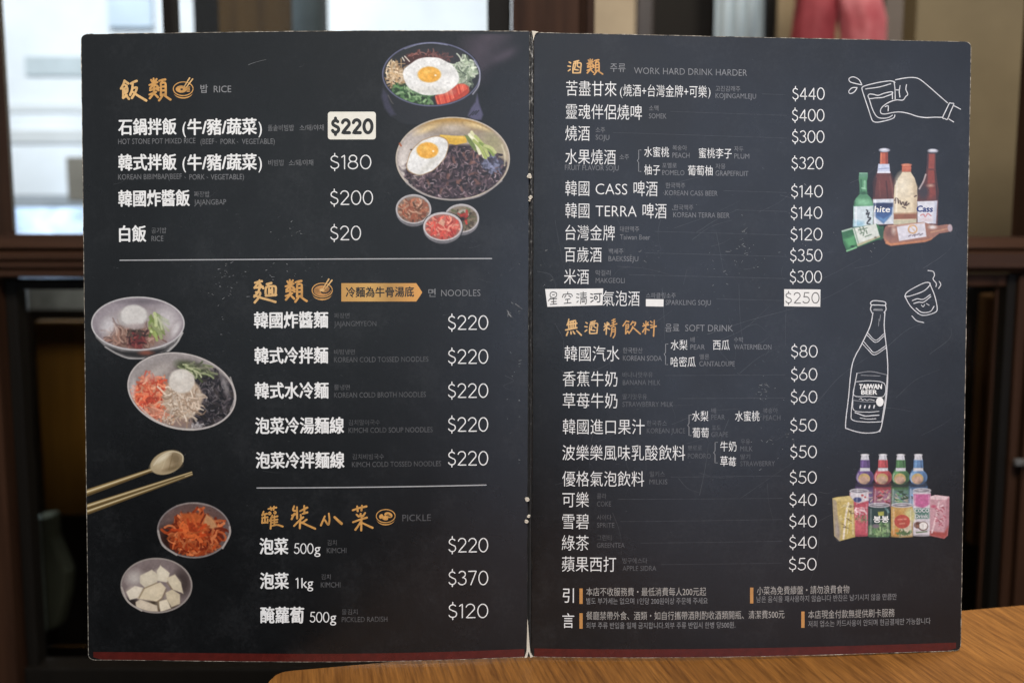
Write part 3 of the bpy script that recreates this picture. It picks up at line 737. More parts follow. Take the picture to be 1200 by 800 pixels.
def bowl_icon(pp, cx, cy, r, style):
    p = Part('bowl_icon', pp.k)
    k = r/12.0
    ring(p, cx, cy, 11.6*k, 8.0*k, 0.55*k, 'gold_ink')
    V = list(ellipse_pts(cx, cy+3.3*k, 11.4*k, 8.2*k, 44)); lo = [q for q in V if q[1] > cy+4.4*k]
    lo = sorted(lo, key=lambda q: q[0]); up = [(x, cy+2.3*k+math.sqrt(max(0, 1-((x-cx)/(12.2*k))**2))*7.6*k) for x, y in lo][::-1]
    pts = lo+up
    n = len(lo); uv = [inv(p.k, x, y) for x, y in pts]
    p.add(uv, 0.00004, [(i, i+1, 2*n-2-i, 2*n-1-i) for i in range(n-1)], 'gold_ink')
    if style != 'pickle':
        for dx in (0, 2.6):
            stroke(p, [(cx+(1.2+dx)*k, cy-2.6*k+dx*0.25*k), (cx+(7.6+dx*1.35)*k, cy-(12.6-dx*0.5)*k)], 0.62*k, 'gold_pale', 0.85*k, z=0.00009)
    if style == 'rice':
        uv = [inv(0, x, y) for x, y in ellipse_pts(cx-2.2*k, cy+0.4*k, 6.6*k, 4.2*k, 30)]
        p.add(uv, 0.00004, [list(range(30))], 'gold_ink')
        uv = [inv(0, x, y) for x, y in ellipse_pts(cx-1.8*k, cy+0.6*k, 1.5*k, 1.1*k, 16)]
        p.add(uv, 0.00008, [list(range(16))], 'black_ink')
        for q in range(4): stroke(p, [(cx+4.4*k, cy+(-1.4+1.5*q)*k), (cx+7.6*k, cy+(-2.2+1.7*q)*k)], 0.5*k, 'gold_ink')
    elif style == 'noodle':
        for q in range(9): ring(p, cx, cy+0.6*k, (9.4-0.95*q)*k, (5.9-0.6*q)*k, 0.28*k, 'gold_ink' if q > 6 else 'bar_ink', a0=20*q, a1=330+14*q)
        uv = [inv(0, x, y) for x, y in ellipse_pts(cx-0.2*k, cy-0.2*k, 2.9*k, 1.7*k, 20)]
        p.add(uv, 0.00008, [list(range(20))], 'gold_pale')
    else:
        for ex, ey, rx, ry, ro in ((-5.6, 0.5, 2.4, 3.0, 0.5), (-0.8, 2.6, 4.0, 2.6, 0.25), (3.4, -1.2, 5.2, 3.4, 0.3)):
            uv = [inv(0, x, y) for x, y in ellipse_pts(cx+ex*k, cy+ey*k, rx*k, ry*k, 22, ro)]
            p.add(uv, 0.00004, [list(range(22))], 'gold_ink')
        for q in range(5): stroke(p, [(cx+(0.2+1.1*q)*k, cy+(-0.6+0.2*q)*k), (cx+(3.4+0.8*q)*k, cy+(-2.6+0.9*q)*k)], 0.24*k, 'black_ink', z=0.00009)
    p.build()

def heading(k, fn):
    p = Part('heading', k); q = Part('heading_translation', k); fn(p, q); q.build(); return p.build()
def h1(p, q):
    brush(p, FAN, GP, 1.35, 'gold_pale'); brush(p, LEI, GP, 1.25)
    bowl_icon(p, 214.7, 104.3, 12, 'rice'); text(q, '밥', 235, 243.5, 104.5, 9.5, 'mid_ink', 0.01); text(q, 'RICE', 250.5, 271, 104.7, 7.6, 'mid_ink', track=True)
heading(0, h1)
def h2(p, q):
    g = (294, 322, 12.0); brush(p, MIAN, g, 1.3, 'gold_pale'); brush(p, LEI, (294+1.6, 321.7, 12.0), 1.25)
    bowl_icon(p, 377.6, 340.0, 12.3, 'noodle'); text(q, '면', 502, 510.5, 343.3, 9.5, 'mid_ink', 0.005); text(q, 'NOODLES', 517, 563, 343.3, 7.6, 'mid_ink', -0.01, track=True)
heading(0, h2)
def h3(p, q):
    g = (300, 586, 13.33); brush(p, GUAN, g, 1.0); brush(p, ZHUANG, g, 1.15); brush(p, XIAO1, g, 1.1); g2 = (376, 586, 13.33)
    brush(p, XIAO2, g2, 1.5); brush(p, CAI, g2, 1.15, 'gold_ink'); bowl_icon(p, 452.0, 604.2, 11.4, 'pickle'); text(q, 'PICKLE', 471.5, 505, 606.5, 7.6, 'dim_ink', track=True)
heading(0, h3)
# arrow-shaped gold banner
def grad_mat():
    m = ink('banner_gold', (0.6, 0.3, 0.08)); nt = m.node_tree; b = nt.nodes['Principled BSDF']
    for l in list(b.inputs['Base Color'].links): nt.links.remove(l)
    g = N(m, 'ShaderNodeNewGeometry'); s = N(m, 'ShaderNodeSeparateXYZ'); L(m, g.outputs['Position'], s.inputs[0])
    xa = pg(0, *inv(0, 400, 343)).ravel()[0]; xb = pg(0, *inv(0, 496, 343)).ravel()[0]
    mr = N(m, 'ShaderNodeMapRange'); mr.inputs[1].default_value = xa; mr.inputs[2].default_value = xb; L(m, s.outputs[0], mr.inputs[0])
    r = ramp(m, mr.outputs[0], [(0, (0.50, 0.27, 0.075)), (0.35, (0.58, 0.34, 0.10)), (0.6, (0.42, 0.23, 0.065)), (1, (0.68, 0.33, 0.085))])
    L(m, r.outputs[0], b.inputs['Base Color'])
grad_mat()
p = Part('banner', 0)
bxs = np.concatenate([np.linspace(400, 487.8, 16), [491.4, 494.8]]); bh = np.concatenate([np.full(16, 10.7), [5.5, 0.05]])
p.add([inv(0, x, 342.5-h_) for x, h_ in zip(bxs, bh)]+[inv(0, x, 342.5+h_) for x, h_ in zip(bxs, bh)], 0.00004, [(i, 18+i, 19+i, i+1) for i in range(17)], 'banner_gold')
text(p, '冷麵為牛骨湯底', 405.5, 485, 342.6, 11.2, 'black_ink', 0.022, 0.00009); p.build()

def sub(k, items):
    p = Part('translation', k)
    for s, x0, x1, yc, h, mat in items: text(p, s, x0, x1, yc, h, mat, 0.004 if is_cjk(s) else 0.0)
    return p.build()
def dish(k, runs, off, h):
    p = Part('dish_name', k)
    for s, x0, x1, yc, hh in runs: text(p, s, x0, x1, yc, hh or h, 'white_ink', off if is_cjk(s) else (off*0.35 if off > 0 else -0.012))
    return p.build()
def pr(k, s, x0, x1, yc, h, **kw):
    p = Part('price', k); price(p, s, x0, x1, yc, h, **kw); return p.build()
G, D = 'grey_ink', 'dim_ink'
def rowL(runs, subs, pc):
    dish(0, runs, 0.024, 18.0)
    sub(0, subs)
    if pc: pr(0, *pc, 15.8, wt=0.078)
rowL([('石鍋拌飯', 139, 206.5, 149.5, 0), ('(', 214, 217.8, 150, 13.2), ('牛/豬/蔬菜', 220, 300.5, 149.5, 0), (')', 303, 306.8, 150, 13.2)],
     [('돌솥비빔밥', 314, 344.5, 150.3, 7, G), ('소/돼/야채', 351, 379.5, 150, 7, G), ('HOT STONE POT MIXED RICE', 138.5, 229, 166, 6.2, G), ('(BEEF', 235, 251, 166, 6.2, G), ('、', 252.5, 254.5, 165, 5, G), ('PORK', 258.5, 276, 166, 6.2, G), ('、', 277.5, 279.5, 165, 5, G), ('VEGETABLE)', 283.5, 322, 166, 6.2, G)], None)
rowL([('韓式拌飯', 139, 206.5, 191, 0), ('(', 214, 217.8, 191, 13.2), ('牛/豬/蔬菜', 220, 300.5, 191, 0), (')', 303, 306.8, 191, 13.2)],
     [('비빔밥', 314.5, 333, 191, 7, G), ('소/돼/야채', 338.5, 367, 191, 7, G), ('KOREAN BIBIMBAP(BEEF', 138.5, 213, 207.5, 6.2, G), ('、', 216, 218, 206.5, 5, G), ('PORK', 222, 240, 207.5, 6.2, G), ('、', 242, 244, 206.5, 5, G), ('VEGETABLE)', 247, 286, 207.5, 6.2, G)], ('$180', 387.5, 434.5, 190))
rowL([('韓國炸醬飯', 139, 222, 233.2, 0)], [('짜장밥', 227.5, 245.5, 227.8, 6.6, G), ('JAJANGBAP', 227.5, 265, 237, 6.2, G)], ('$200', 387.5, 436.5, 231.7))
rowL([('白飯', 140, 171, 274.5, 0)], [('공기밥', 177.5, 195, 270.3, 6.6, G), ('RICE', 177.5, 191.5, 279.6, 6.2, G)], ('$20', 387.5, 422.5, 273))
rowL([('韓國炸醬麵', 298, 384, 375.5, 0)], [('짜장면', 391.5, 409.5, 370, 6.2, D), ('JAJANGMYEON', 391.5, 441, 379.3, 6.0, D)], ('$220', 525.5, 571.5, 377.8))
rowL([('韓式冷拌麵', 298.5, 384, 417, 0)], [('비빔냉면', 391.5, 416, 412.4, 6.2, D), ('KOREAN COLD TOSSED NOODLES', 391.5, 502, 421.4, 6.0, D)], ('$220', 525.5, 571.5, 417.6))
rowL([('韓式水冷麵', 299, 384.5, 458, 0)], [('물냉면', 391.5, 410, 453.7, 6.2, D), ('KOREAN COLD BROTH NOODLES', 391.5, 499, 462.8, 6.0, D)], ('$220', 525.5, 571.5, 457.4))
rowL([('泡菜冷湯麵線', 299.5, 402.5, 499, 0)], [('김치말이국수', 408.5, 445.5, 495, 6.2, D), ('KIMCHI COLD SOUP NOODLES', 408.5, 507, 504, 6.0, D)], ('$220', 525.5, 571.5, 497))
rowL([('泡菜冷拌麵線', 300, 403, 539.5, 0)], [('김치비빔국수', 413, 450, 535, 6.2, D), ('KIMCH COLD TOSSED NOODLES', 412.5, 517, 544, 6.0, D)], ('$220', 525.5, 571.5, 536.6))
def unit(s, x0, x1, y):
    p = Part('weight', 0)
    if s == '1kg': price(p, '1', x0, x0+2.6, y, 11.6, wt=0.11); text(p, 'kg', x0+6.2, x1, y, 11.6, 'white_ink')
    else: price(p, s[:-1], x0, x1-8.6, y, 11.4, wt=0.10); text(p, 'g', x1-7.2, x1, y, 11.6, 'white_ink')
    p.build()
rowL([('泡菜', 304.5, 337.5, 640, 0)], [('김치', 383.5, 394.5, 635.5, 6.2, D), ('KIMCHI', 383, 406, 644.6, 6.0, D)], ('$220', 526, 571.5, 638.2)); unit('500g', 345, 375.5, 642.3)
rowL([('泡菜', 305, 338, 680.5, 0)], [('김치', 376.5, 387.5, 675.6, 6.2, D), ('KIMCHI', 376, 399, 684.8, 6.0, D)], ('$370', 526, 571.5, 676.7)); unit('1kg', 347, 367, 682.6)
rowL([('醃蘿蔔', 305.5, 356, 720.5, 0)], [('물김치', 400.5, 419, 716.5, 6.2, D), ('PICKLED RADISH', 400.5, 454, 725.4, 6.0, D)], ('$120', 526, 571.5, 715.2)); unit('500g', 363.5, 394, 722.6)
for a, b in (((138.5, 303.2), (576, 304.2)), ((300.5, 570.8), (570, 570.0))):
    p = Part('divider_line', 0); q = np.linspace(0, 1, 24)[:, None]; pts = np.array(a)*(1-q)+np.array(b)*q
    stroke(p, pts, 0.62, 'line_ink', sm=False); p.build()
def red_stripe(k, y0, xm):
    p = Part('red_stripe', k); v0 = inv(k, xm, y0)[1]; us = np.linspace(0.012, 0.994, 50) if k == 0 else np.linspace(0.006, 0.988, 50)
    uv = [(u, v0) for u in us]+[(u, 0.9992-(0.004 if (u < 0.016 and k == 0) or (u > 0.984 and k == 1) else 0)) for u in us]; n = len(us)
    p.add(uv, 0.00004, [(i, n+i, n+i+1, i+1) for i in range(n-1)], 'red_ink'); p.build()
red_stripe(0, 765.4, 326); red_stripe(1, 760.0, 800)

# ------------------------------------------------------------------ right page lettering
def h4(p, q):
    brush(p, JIU, (660, 64, 15.0), 0.8, 'gold_pale'); brush(p, LEI, retf(LEI, GP, (688, 69.6, 706.2, 87.6)), 0.85)
    text(q, '주류', 715, 733, 79.5, 10, 'mid_ink', 0.0); text(q, 'WORK HARD DRINK HARDER', 743, 876, 83, 7.6, 'mid_ink', -0.01, track=True)
heading(1, h4)
def h5(p, q):
    c6 = (660, 368, 20.0); c7 = (710, 368, 18.75)
    brush(p, WU, c6, 0.85, 'gold_pale'); brush(p, JIU, retf(JIU, GP, (685.2, 376, 700.2, 390.6)), 0.75, 'gold_pale'); brush(p, JMI, c6, 0.75, 'gold_pale')
    brush(p, QING, c7, 0.75); brush(p, YIN, c7, 0.8); brush(p, LIAO, c7, 0.8)
    text(q, '음료', 779.5, 796, 384, 9.5, 'mid_ink', 0.0); text(q, 'SOFT DRINK', 803, 859, 384.2, 7.6, 'mid_ink', -0.01, track=True)
heading(1, h5)
HR = 17.2
def rowR(runs, subs, pc, leader=None):
    dish(1, runs, -0.0055, HR)
    if subs: sub(1, subs)
    if pc: pr(1, *pc, 13.4, wt=0.080)
    if leader:
        p = Part('leader_line', 1); q = np.linspace(0, 1, 16)[:, None]
        stroke(p, np.array(leader[0])*(1-q)+np.array(leader[1])*q, 0.34, 'leader_ink', sm=False, z=0.00003); p.build()
def ld(x0, y0, x1=922, y1=None): return ((x0, y0), (x1, y0+(x1-x0)*0.017 if y1 is None else y1))
rowR([('苦盡甘來', 663.5, 722.5, 104, 0), ('(', 726.5, 729.5, 107, 10), ('燒酒+台灣金牌+可樂', 730.5, 828.5, 106.3, 13.6), (')', 829.8, 832.5, 107.5, 10)],
     [('고진감래주', 838.5, 867.5, 104, 6.4, G), ('KOJINGAMLEJU', 838.5, 886, 112.2, 5.8, G)], ('$440', 929, 965.8, 110), ld(893, 110.5, 920))
rowR([('靈魂伴侶燒啤', 663, 752.5, 131, 0)], [('소맥', 760.5, 771.5, 127, 6.4, G), ('SOMEK', 760.5, 781, 136, 5.8, G)], ('$400', 928.5, 965.5, 135.2), ld(786, 132))
rowR([('燒酒', 662.5, 691, 156.5, 0)], [('소주', 698, 709, 152.3, 6.4, G), ('SOJU', 698, 714, 161, 5.8, G)], ('$300', 928.5, 965.5, 160.3), ld(719, 157))
rowR([('水果燒酒', 662.5, 721.5, 184, 0)], [('소주', 726, 737, 184, 6.4, G), ('FRUIT FLAVOR SOJU', 662, 725, 196.3, 6, G)], ('$320', 928, 964.2, 191.2))
rowR([('韓國', 662.5, 690.5, 221, 0), ('CASS', 698, 735, 221.5, 12.6), ('啤酒', 742.5, 770.5, 221.5, 0)], [('한국맥주', 780, 803, 217.5, 6.4, G), ('KOREAN CASS BEER', 779.5, 841, 226, 5.8, G)], ('$140', 927.5, 963.8, 224.2), ld(848, 224))
rowR([('韓國', 662.5, 690.5, 247, 0), ('TERRA', 698, 746, 247.3, 12.6), ('啤酒', 753, 781, 247.5, 0)], [('한국맥주', 789.5, 812.5, 243.2, 6.4, G), ('KOREAN TERRA BEER', 789, 855, 251.7, 5.8, G)], ('$140', 927, 963, 249.3), ld(862, 246.5))
rowR([('台灣金牌', 662.5, 720.5, 273, 0)], [('대만맥주', 726.5, 749, 268.5, 6.4, G), ('Taiwan Beer', 726.5, 762, 277.7, 5.8, G)], ('$120', 926.8, 963, 274.4), ld(768, 272))
rowR([('百歲酒', 661.5, 705, 298.5, 0)], [('백세주', 713.5, 730.5, 294.5, 6.4, G), ('BAEKSSEJU', 713, 748, 303, 5.8, G)], ('$350', 926.3, 963, 299.2), ld(756, 297))
rowR([('米酒', 661, 690, 324.5, 0)], [('막걸리', 698, 715.5, 319.8, 6.4, G), ('MAKGEOLI', 698, 732, 328.5, 5.8, G)], ('$300', 926, 962.6, 324.3), ld(738, 322.5))
rowR([('氣泡酒', 706.5, 749.5, 350, 0)], [('스파클링소주', 757, 792, 346.2, 6.2, G), ('SPARKLING SOJU', 780, 833, 354.3, 5.8, G)], None, ld(840, 350.5, 917))
rowR([('韓國汽水', 661.5, 726, 414.5, 0)], [('한국탄산', 730, 753, 410.5, 6.4, G), ('KOREAN SODA', 730, 775.5, 419.5, 5.8, G)], ('$80', 927.5, 957.6, 411.5))
rowR([('香蕉牛奶', 659.5, 723.5, 444, 0)], [('바나나맛우유', 729.5, 765, 439, 6.4, D), ('BANANA MILK', 729.8, 774, 448, 5.8, D)], ('$60', 927.4, 957.2, 438.3), ld(780, 440, 920, 438.8))
rowR([('草苺牛奶', 659.5, 723.5, 469.5, 0)], [('딸기맛우유', 729.5, 758, 464.6, 6.4, D), ('STRAWBERRY MILK', 729.5, 789, 473.4, 5.8, D)], ('$60', 927, 957.2, 464.8), ld(795, 466.8, 920, 466))
rowR([('韓國進口果汁', 659.5, 755.5, 500, 0)], [('한국쥬스', 758, 781.5, 495.7, 6.4, D), ('KOREAN JUICE', 758, 803, 504.4, 5.8, D)], ('$50', 926.5, 956.8, 498))
rowR([('波樂樂風味乳酸飲料', 659, 803.5, 530.5, 0)], [('뽀로로', 806, 822.5, 524.6, 6.2, D), ('PORORO', 806, 833, 534, 5.8, D)], ('$50', 926.5, 956.6, 529))
rowR([('優格氣泡飲料', 659, 755, 561, 0)], [('밀키스', 761.5, 779, 555.2, 6.4, D), ('MILKIS', 761, 782, 564.2, 5.8, D)], ('$50', 925.8, 956.5, 559), ld(787, 558.5, 915, 557.5))
rowR([('可樂', 659, 690, 585.5, 0)], [('콜라', 699.5, 710.5, 581, 6.4, D), ('COKE', 699.5, 716, 590, 5.8, D)], ('$40', 925.6, 956.5, 585), ld(725, 584.5, 918, 584))
rowR([('雪碧', 659, 690, 611, 0)], [('사이다', 699.5, 716.5, 606, 6.4, D), ('SPRITE', 699.5, 720, 615, 5.8, D)], ('$40', 925.4, 956.5, 610.2), ld(728, 610.5, 917, 609))
rowR([('綠茶', 658.5, 690, 636, 0)], [('그린티', 699.5, 716.5, 629.8, 6.4, D), ('GREENTEA', 699.5, 732, 638.4, 5.8, D)], ('$40', 925.4, 956.5, 635), ld(752, 635.6, 917, 634.4))
rowR([('蘋果西打', 658.5, 722, 660.8, 0)], [('빙구에스다', 729.5, 758.5, 656.6, 6.4, D), ('APPLE SIDRA', 729.5, 769, 665.4, 5.8, D)], ('$50', 925, 956.2, 660.5), ld(776, 660.6, 917, 660))
def brace(x, y0, y1):
    ym = (y0+y1)/2; w = 3.6
    stroke(p, [(x+w, y0), (x+0.9, y0), (x+0.9, ym-2.2), (x-0.7, ym), (x+0.9, ym+2.2), (x+0.9, y1), (x+w, y1)], 0.42, 'mid_ink', sm=False)
def flavours(br, items):
    global p
    p = Part('flavour_list', 1); brace(*br)
    for zh, x0, x1, y, ko, k0, k1, ky, en, e0, e1, ey in items:
        if zh == '草莓':                       # the second character is built from its upper and lower half
            w_ = (x1-x0)*0.48; text(p, '草', x0, x0+w_, y, 11.4); text(p, '艹', x1-w_, x1, y+0.2, 11.4); text(p, '每', x1-w_, x1, y+2.2, 7.4)
        else: text(p, zh, x0, x1, y, 11.4, 'white_ink', -0.003)
        text(p, ko, k0, k1, ky, 6.0, G if y < 480 else D); text(p, en, e0, e1, ey, 5.8, G if y < 480 else D)
    p.build()
flavours((747.5, 176, 201), [('水蜜桃', 755, 784, 178.3, '복숭아', 788, 805, 173.3, 'PEACH', 788, 808, 182), ('蜜桃李子', 819, 857.5, 179.7, '자두', 860.5, 871, 174.6, 'PLUM', 860.5, 878, 183),
                            ('柚子', 755, 773.5, 199.3, '포멜로', 776, 793, 194, 'POMELO', 776, 802, 202.3), ('葡萄柚', 806, 835, 200, '자몽', 838.5, 850, 195, 'GRAPEFRUIT', 838.5, 877, 203)])
flavours((779, 403, 427), [('水梨', 786, 805.5, 404.3, '배', 809, 814, 398, 'PEAR', 809, 826, 406.5), ('西瓜', 835.5, 855, 404.3, '수박', 860, 871, 398, 'WATERMELON', 860, 904, 406.3),
                          ('哈密瓜', 786, 815, 424, '멜론', 820, 831, 418, 'CANTALOUPE', 819.5, 861, 426)])
flavours((806.5, 486, 510), [('水梨', 811, 830, 487.6, '배', 833.5, 839, 481, 'PEAR', 833.5, 849.5, 488.6), ('水蜜桃', 861.5, 890, 487.6, '복숭아', 894, 911.5, 481, 'PEACH', 894, 914.5, 489.2),
                            ('葡萄', 811.5, 830.5, 507, '포도', 834, 845, 501, 'GRAPE', 833.5, 853, 508.8)])
flavours((837, 518, 542), [('牛奶', 844, 863, 523, '우유', 868, 879, 517.3, 'MILK', 867.5, 882, 525.5), ('草莓', 844, 862.5, 540.3, '딸기', 867.5, 879, 535, 'STRAWBERRY', 867.5, 908, 543)])
# house rules at the foot of the page
p = Part('rules_title', 1); text(p, '引', 659.5, 672.5, 697.5, 16.5, 'white_ink'); text(p, '言', 659, 672.8, 727, 16.5, 'white_ink'); p.build()
def rule(bx0, by0, by1, zh, ko):
    p = Part('house_rule', 1); shape(p, [(bx0, by0), (bx0+3.8, by0), (bx0+3.8, by1), (bx0, by1)], 'bar_ink')
    for s, x0, x1, y in zh: text(p, s, x0, x1, y, 9.4, 'rule_ink', -0.004)
    for s, x0, x1, y in ko: text(p, s, x0, x1, y, 7.4, 'mid_ink', 0.004)
    p.build()
rule(679, 689, 707, [('本店不收服務費・最低消費每人200元起', 687, 828, 693)], [('별도 부가세는 없으며 1인당 200원이상 주문해 주세요', 687, 830, 703.8)])
rule(679, 718, 736, [('餐廳禁帶外食、酒類・如自行攜帶酒則酌收酒類開瓶、清潔費500元', 687, 922, 721)], [('외부 주류 반입을 일체 금지합니다.외부 주류 반입시 한병 당500원.', 687, 863, 732.4)])
rule(879, 688, 706.5, [('小菜為免費續盤・請勿浪費食物', 887, 996, 692)], [('남은 음식을 재사용하지 않습니다 반찬은 남기시지 않을 만큼만', 886.5, 1053, 702)])
rule(939, 716, 735, [('本店現金付款無提供刷卡服務', 947, 1049, 720)], [('저희 업소는 카드사용이 안되며 현금결제만 가능합니다', 947, 1092, 730.8)])

# ------------------------------------------------------------------ stickers
def sticker(name, k, pts, mat, draw, label, zt=0.00022):
    p = Part(name, k); uv = [inv(k, x, y) for x, y in pts]; n = len(uv)
    p.add(uv, zt, [list(range(n))], mat)
    p.add(uv+uv, np.array([zt]*n+[0.0]*n), [(i, n+i, n+(i+1) % n, (i+1) % n) for i in range(n)], mat)
    draw(p); return p.build(label)
def rrect(x0, y0, x1, y1, r):
    o = []
    for cx, cy, a0 in ((x1-r, y1-r, 0), (x0+r, y1-r, 90), (x0+r, y0+r, 180), (x1-r, y0+r, 270)):
        o += [(cx+r*math.cos(R(a0+22.5*q)), cy+r*math.sin(R(a0+22.5*q))) for q in range(5)]
    return o
sticker('price_sticker', 0, rrect(384.3, 131.2, 440.5, 163.6, 3.2), 'cream_sticker',
        lambda p: price(p, '$220', 389.6, 436.0, 148.2, 15.0, 'black_ink', 0.25, 0.00025, 0.30), 'cream rounded sticker with bold black $220')
XQ = (636, 334, 15.0)
STAR = [[(182, 120), (235, 135), (245, 170), (230, 205), (185, 222), (140, 205), (128, 170), (145, 132), (182, 120)], [(172, 172), (205, 168)], [(190, 226), (190, 334)], [(128, 244), (246, 236)], [(140, 226), (98, 276)], [(150, 292), (236, 286)], [(134, 338), (246, 328)],
        [(440, 120), (436, 152)], [(362, 162), (346, 212)], [(362, 164), (440, 156), (500, 158), (522, 192)], [(408, 180), (384, 216)], [(456, 184), (496, 212)], [(398, 252), (478, 244)], [(437, 250), (436, 312)], [(378, 320), (498, 308)],
        [(598, 154), (640, 164)], [(592, 214), (630, 222)], [(598, 302), (624, 278)], [(660, 146), (766, 140)], [(666, 180), (764, 175)], [(656, 216), (772, 210)], [(710, 120), (711, 214)], [(672, 240), (664, 322)], [(670, 242), (760, 236), (762, 320), (746, 326)], [(690, 268), (742, 264)], [(690, 294), (742, 290)]]
HE = [[(842, 154), (876, 164)], [(838, 220), (876, 222)], [(844, 298), (886, 268)], [(902, 158), (970, 152), (1034, 150)], [(1000, 154), (1003, 240), (998, 290), (958, 298)], [(910, 210), (932, 194), (958, 214), (948, 246), (918, 248), (906, 226), (912, 208)]]
def hand_note(p):
    for s in STAR: stroke(p, s, 0.48, 'pencil_ink', tf=XQ, z=0.00025)
    for s in HE: stroke(p, s, 0.62, 'black_ink', tf=XQ, z=0.00025)
sticker('name_sticker', 1, [(638.8, 338.6), (706.8, 338.0), (706.0, 357.6), (641.4, 359.4)], 'sticker_paper', hand_note, 'white paper strip with handwritten black characters')
sticker('price_sticker', 1, [(918.8, 338.8), (961.4, 339.2), (961.0, 359.4), (918.8, 358.8)], 'sticker_paper',
        lambda p: price(p, '$250', 920.6, 959.6, 349.0, 12.2, 'pencil_ink', 0.085, 0.00025, 0.24), 'white paper square with handwritten $250')
sticker('blank_sticker', 1, [(756.8, 350.4), (777.6, 350.6), (777.4, 359.2), (756.8, 358.8)], 'sticker_paper', lambda p: None, 'small blank white sticker')

# ------------------------------------------------------------------ chalk drawings
def drawing(name, tf, strokes, label, w=0.52):
    p = Part(name, 1)
    for st in strokes:
        mat = 'chalk_ink'; ww = w
        if isinstance(st, tuple): st, mat, ww = st
        stroke(p, st, ww, mat, tf=tf)
    return p, label
T1 = (980, 80, 8.0)
p, l = drawing('hand_drawing', T1, [
    [(240, 155), (212, 108), (160, 83), (120, 100), (130, 130), (180, 145), (240, 157)], [(195, 182), (150, 185), (118, 215), (125, 238), (150, 235), (176, 215), (195, 183)],
    [(548, 132), (520, 120), (480, 120), (380, 138), (280, 165), (246, 180), (240, 200), (262, 270), (300, 380), (330, 470), (346, 498), (378, 508), (430, 500), (510, 478), (545, 458), (550, 436)],
    [(540, 124), (550, 200), (553, 290)], [(275, 198), (400, 178), (510, 145)],
    [(296, 262), (312, 246), (350, 248), (392, 256), (450, 235), (520, 220), (522, 240), (470, 262), (430, 276), (370, 281), (312, 288), (296, 262)],
    [(306, 290), (340, 390), (380, 455), (430, 470), (490, 462), (526, 440)], [(524, 226), (527, 290)],
    [(555, 115), (640, 97), (720, 90), (780, 105), (860, 165), (960, 250), (1046, 322)], [(560, 205), (582, 205)], [(597, 165), (590, 220), (597, 272)],
    [(655, 155), (650, 200), (668, 244), (648, 268), (622, 300), (560, 300), (490, 325), (435, 365), (415, 400), (425, 430), (470, 432), (530, 418), (600, 412), (680, 425), (760, 450), (840, 460), (920, 455), (992, 455)],
    [(458, 362), (486, 355), (486, 402)], [(1060, 325), (1080, 330), (1100, 336), (1070, 410), (1042, 480), (1020, 474), (998, 465), (1030, 390), (1060, 325)], [(1105, 355), (1165, 385)], [(1055, 478), (1100, 505)]],
    'white line drawing of a hand holding a splashing glass'); p.build(l)
T2 = (870, 300, 3.636)
p, l = drawing('glass_drawing', T2, [
    [(692, 172), (700, 156), (730, 136), (775, 114), (797, 114), (796, 126), (770, 150), (715, 170), (692, 172)], [(693, 174), (715, 212), (752, 246), (780, 252), (820, 240), (830, 222), (818, 168), (797, 118)],
    [(724, 190), (745, 182), (770, 184), (800, 164)], [(730, 202), (752, 196), (772, 196), (802, 172)], [(740, 222), (765, 240), (800, 236), (816, 214)], ([(762, 208), (770, 216), (776, 206)], 'chalk_ink', 0.35), ([(784, 202), (796, 210)], 'chalk_ink', 0.35),
    [(790, 62), (812, 66), (818, 82), (812, 98), (826, 116), (825, 130)], [(838, 108), (845, 122), (836, 138)], [(722, 255), (742, 275), (773, 283)]],
    'white line drawing of a small tilted glass', 0.5); p.build(l)
T3 = (980, 340, 4.444)
p, l = drawing('bottle_drawing', T3, [
    [(182, 76), (178, 66), (190, 56), (215, 55), (250, 60), (258, 70), (255, 79)], [(184, 77), (220, 77), (252, 79)], [(182, 80), (178, 98), (186, 118)], [(256, 80), (259, 100), (249, 116)], ([(195, 103), (240, 104)], 'chalk_dim', 0.7), ([(196, 98), (238, 98)], 'chalk_dim', 0.4),
    [(186, 118), (172, 188), (130, 280), (82, 385), (64, 560), (50, 700), (66, 722), (140, 742), (212, 739), (232, 724)], [(249, 116), (247, 200), (262, 320), (268, 430), (262, 560), (242, 690), (230, 736)],
    ([(165, 224), (205, 260), (246, 228)], 'chalk_ink', 0.4), ([(160, 234), (205, 271), (248, 238)], 'chalk_ink', 0.4), ([(140, 264), (172, 300), (200, 324), (256, 290)], 'chalk_ink', 0.4), ([(133, 275), (168, 312), (200, 336), (258, 300)], 'chalk_ink', 0.4),
    ([(106, 432), (180, 423), (264, 440)], 'chalk_dim', 0.45), ([(264, 440), (258, 540), (238, 682)], 'chalk_ink', 0.4), ([(236, 684), (160, 686), (88, 676), (78, 640), (90, 520), (106, 432)], 'chalk_ink', 0.45), ([(128, 442), (228, 446)], 'chalk_dim', 0.4),
    ([(100, 476), (180, 471), (250, 486), (246, 552), (170, 552), (92, 546), (100, 476)], 'chalk_ink', 0.38), ([(86, 572), (92, 624), (160, 634), (222, 630)], 'chalk_ink', 0.38), ([(88, 572), (150, 580), (206, 580)], 'chalk_dim', 0.4),
    ([(118, 568), (130, 562), (136, 572), (148, 566), (160, 574), (172, 568), (198, 573)], 'chalk_ink', 0.3), ([(98, 636), (120, 644), (150, 654), (186, 652), (222, 650)], 'chalk_ink', 0.55), ([(124, 664), (165, 670), (206, 668)], 'chalk_ink', 0.4),
    ([(230, 128), (226, 160)], 'chalk_dim', 0.35), ([(222, 150), (220, 186)], 'chalk_dim', 0.35)] +
    [([(x, 600), (x-3, 612)], 'chalk_ink', 0.8) for x in (126, 150, 174, 198)], 'white line drawing of a beer bottle', 0.55)
text(p, 'TAIWAN', 1006.8, 1033.2, 452.8, 5.6, 'white_ink', 0.04, shear=0.05); text(p, 'BEER', 1009.4, 1027.6, 459.4, 5.0, 'white_ink', 0.04)
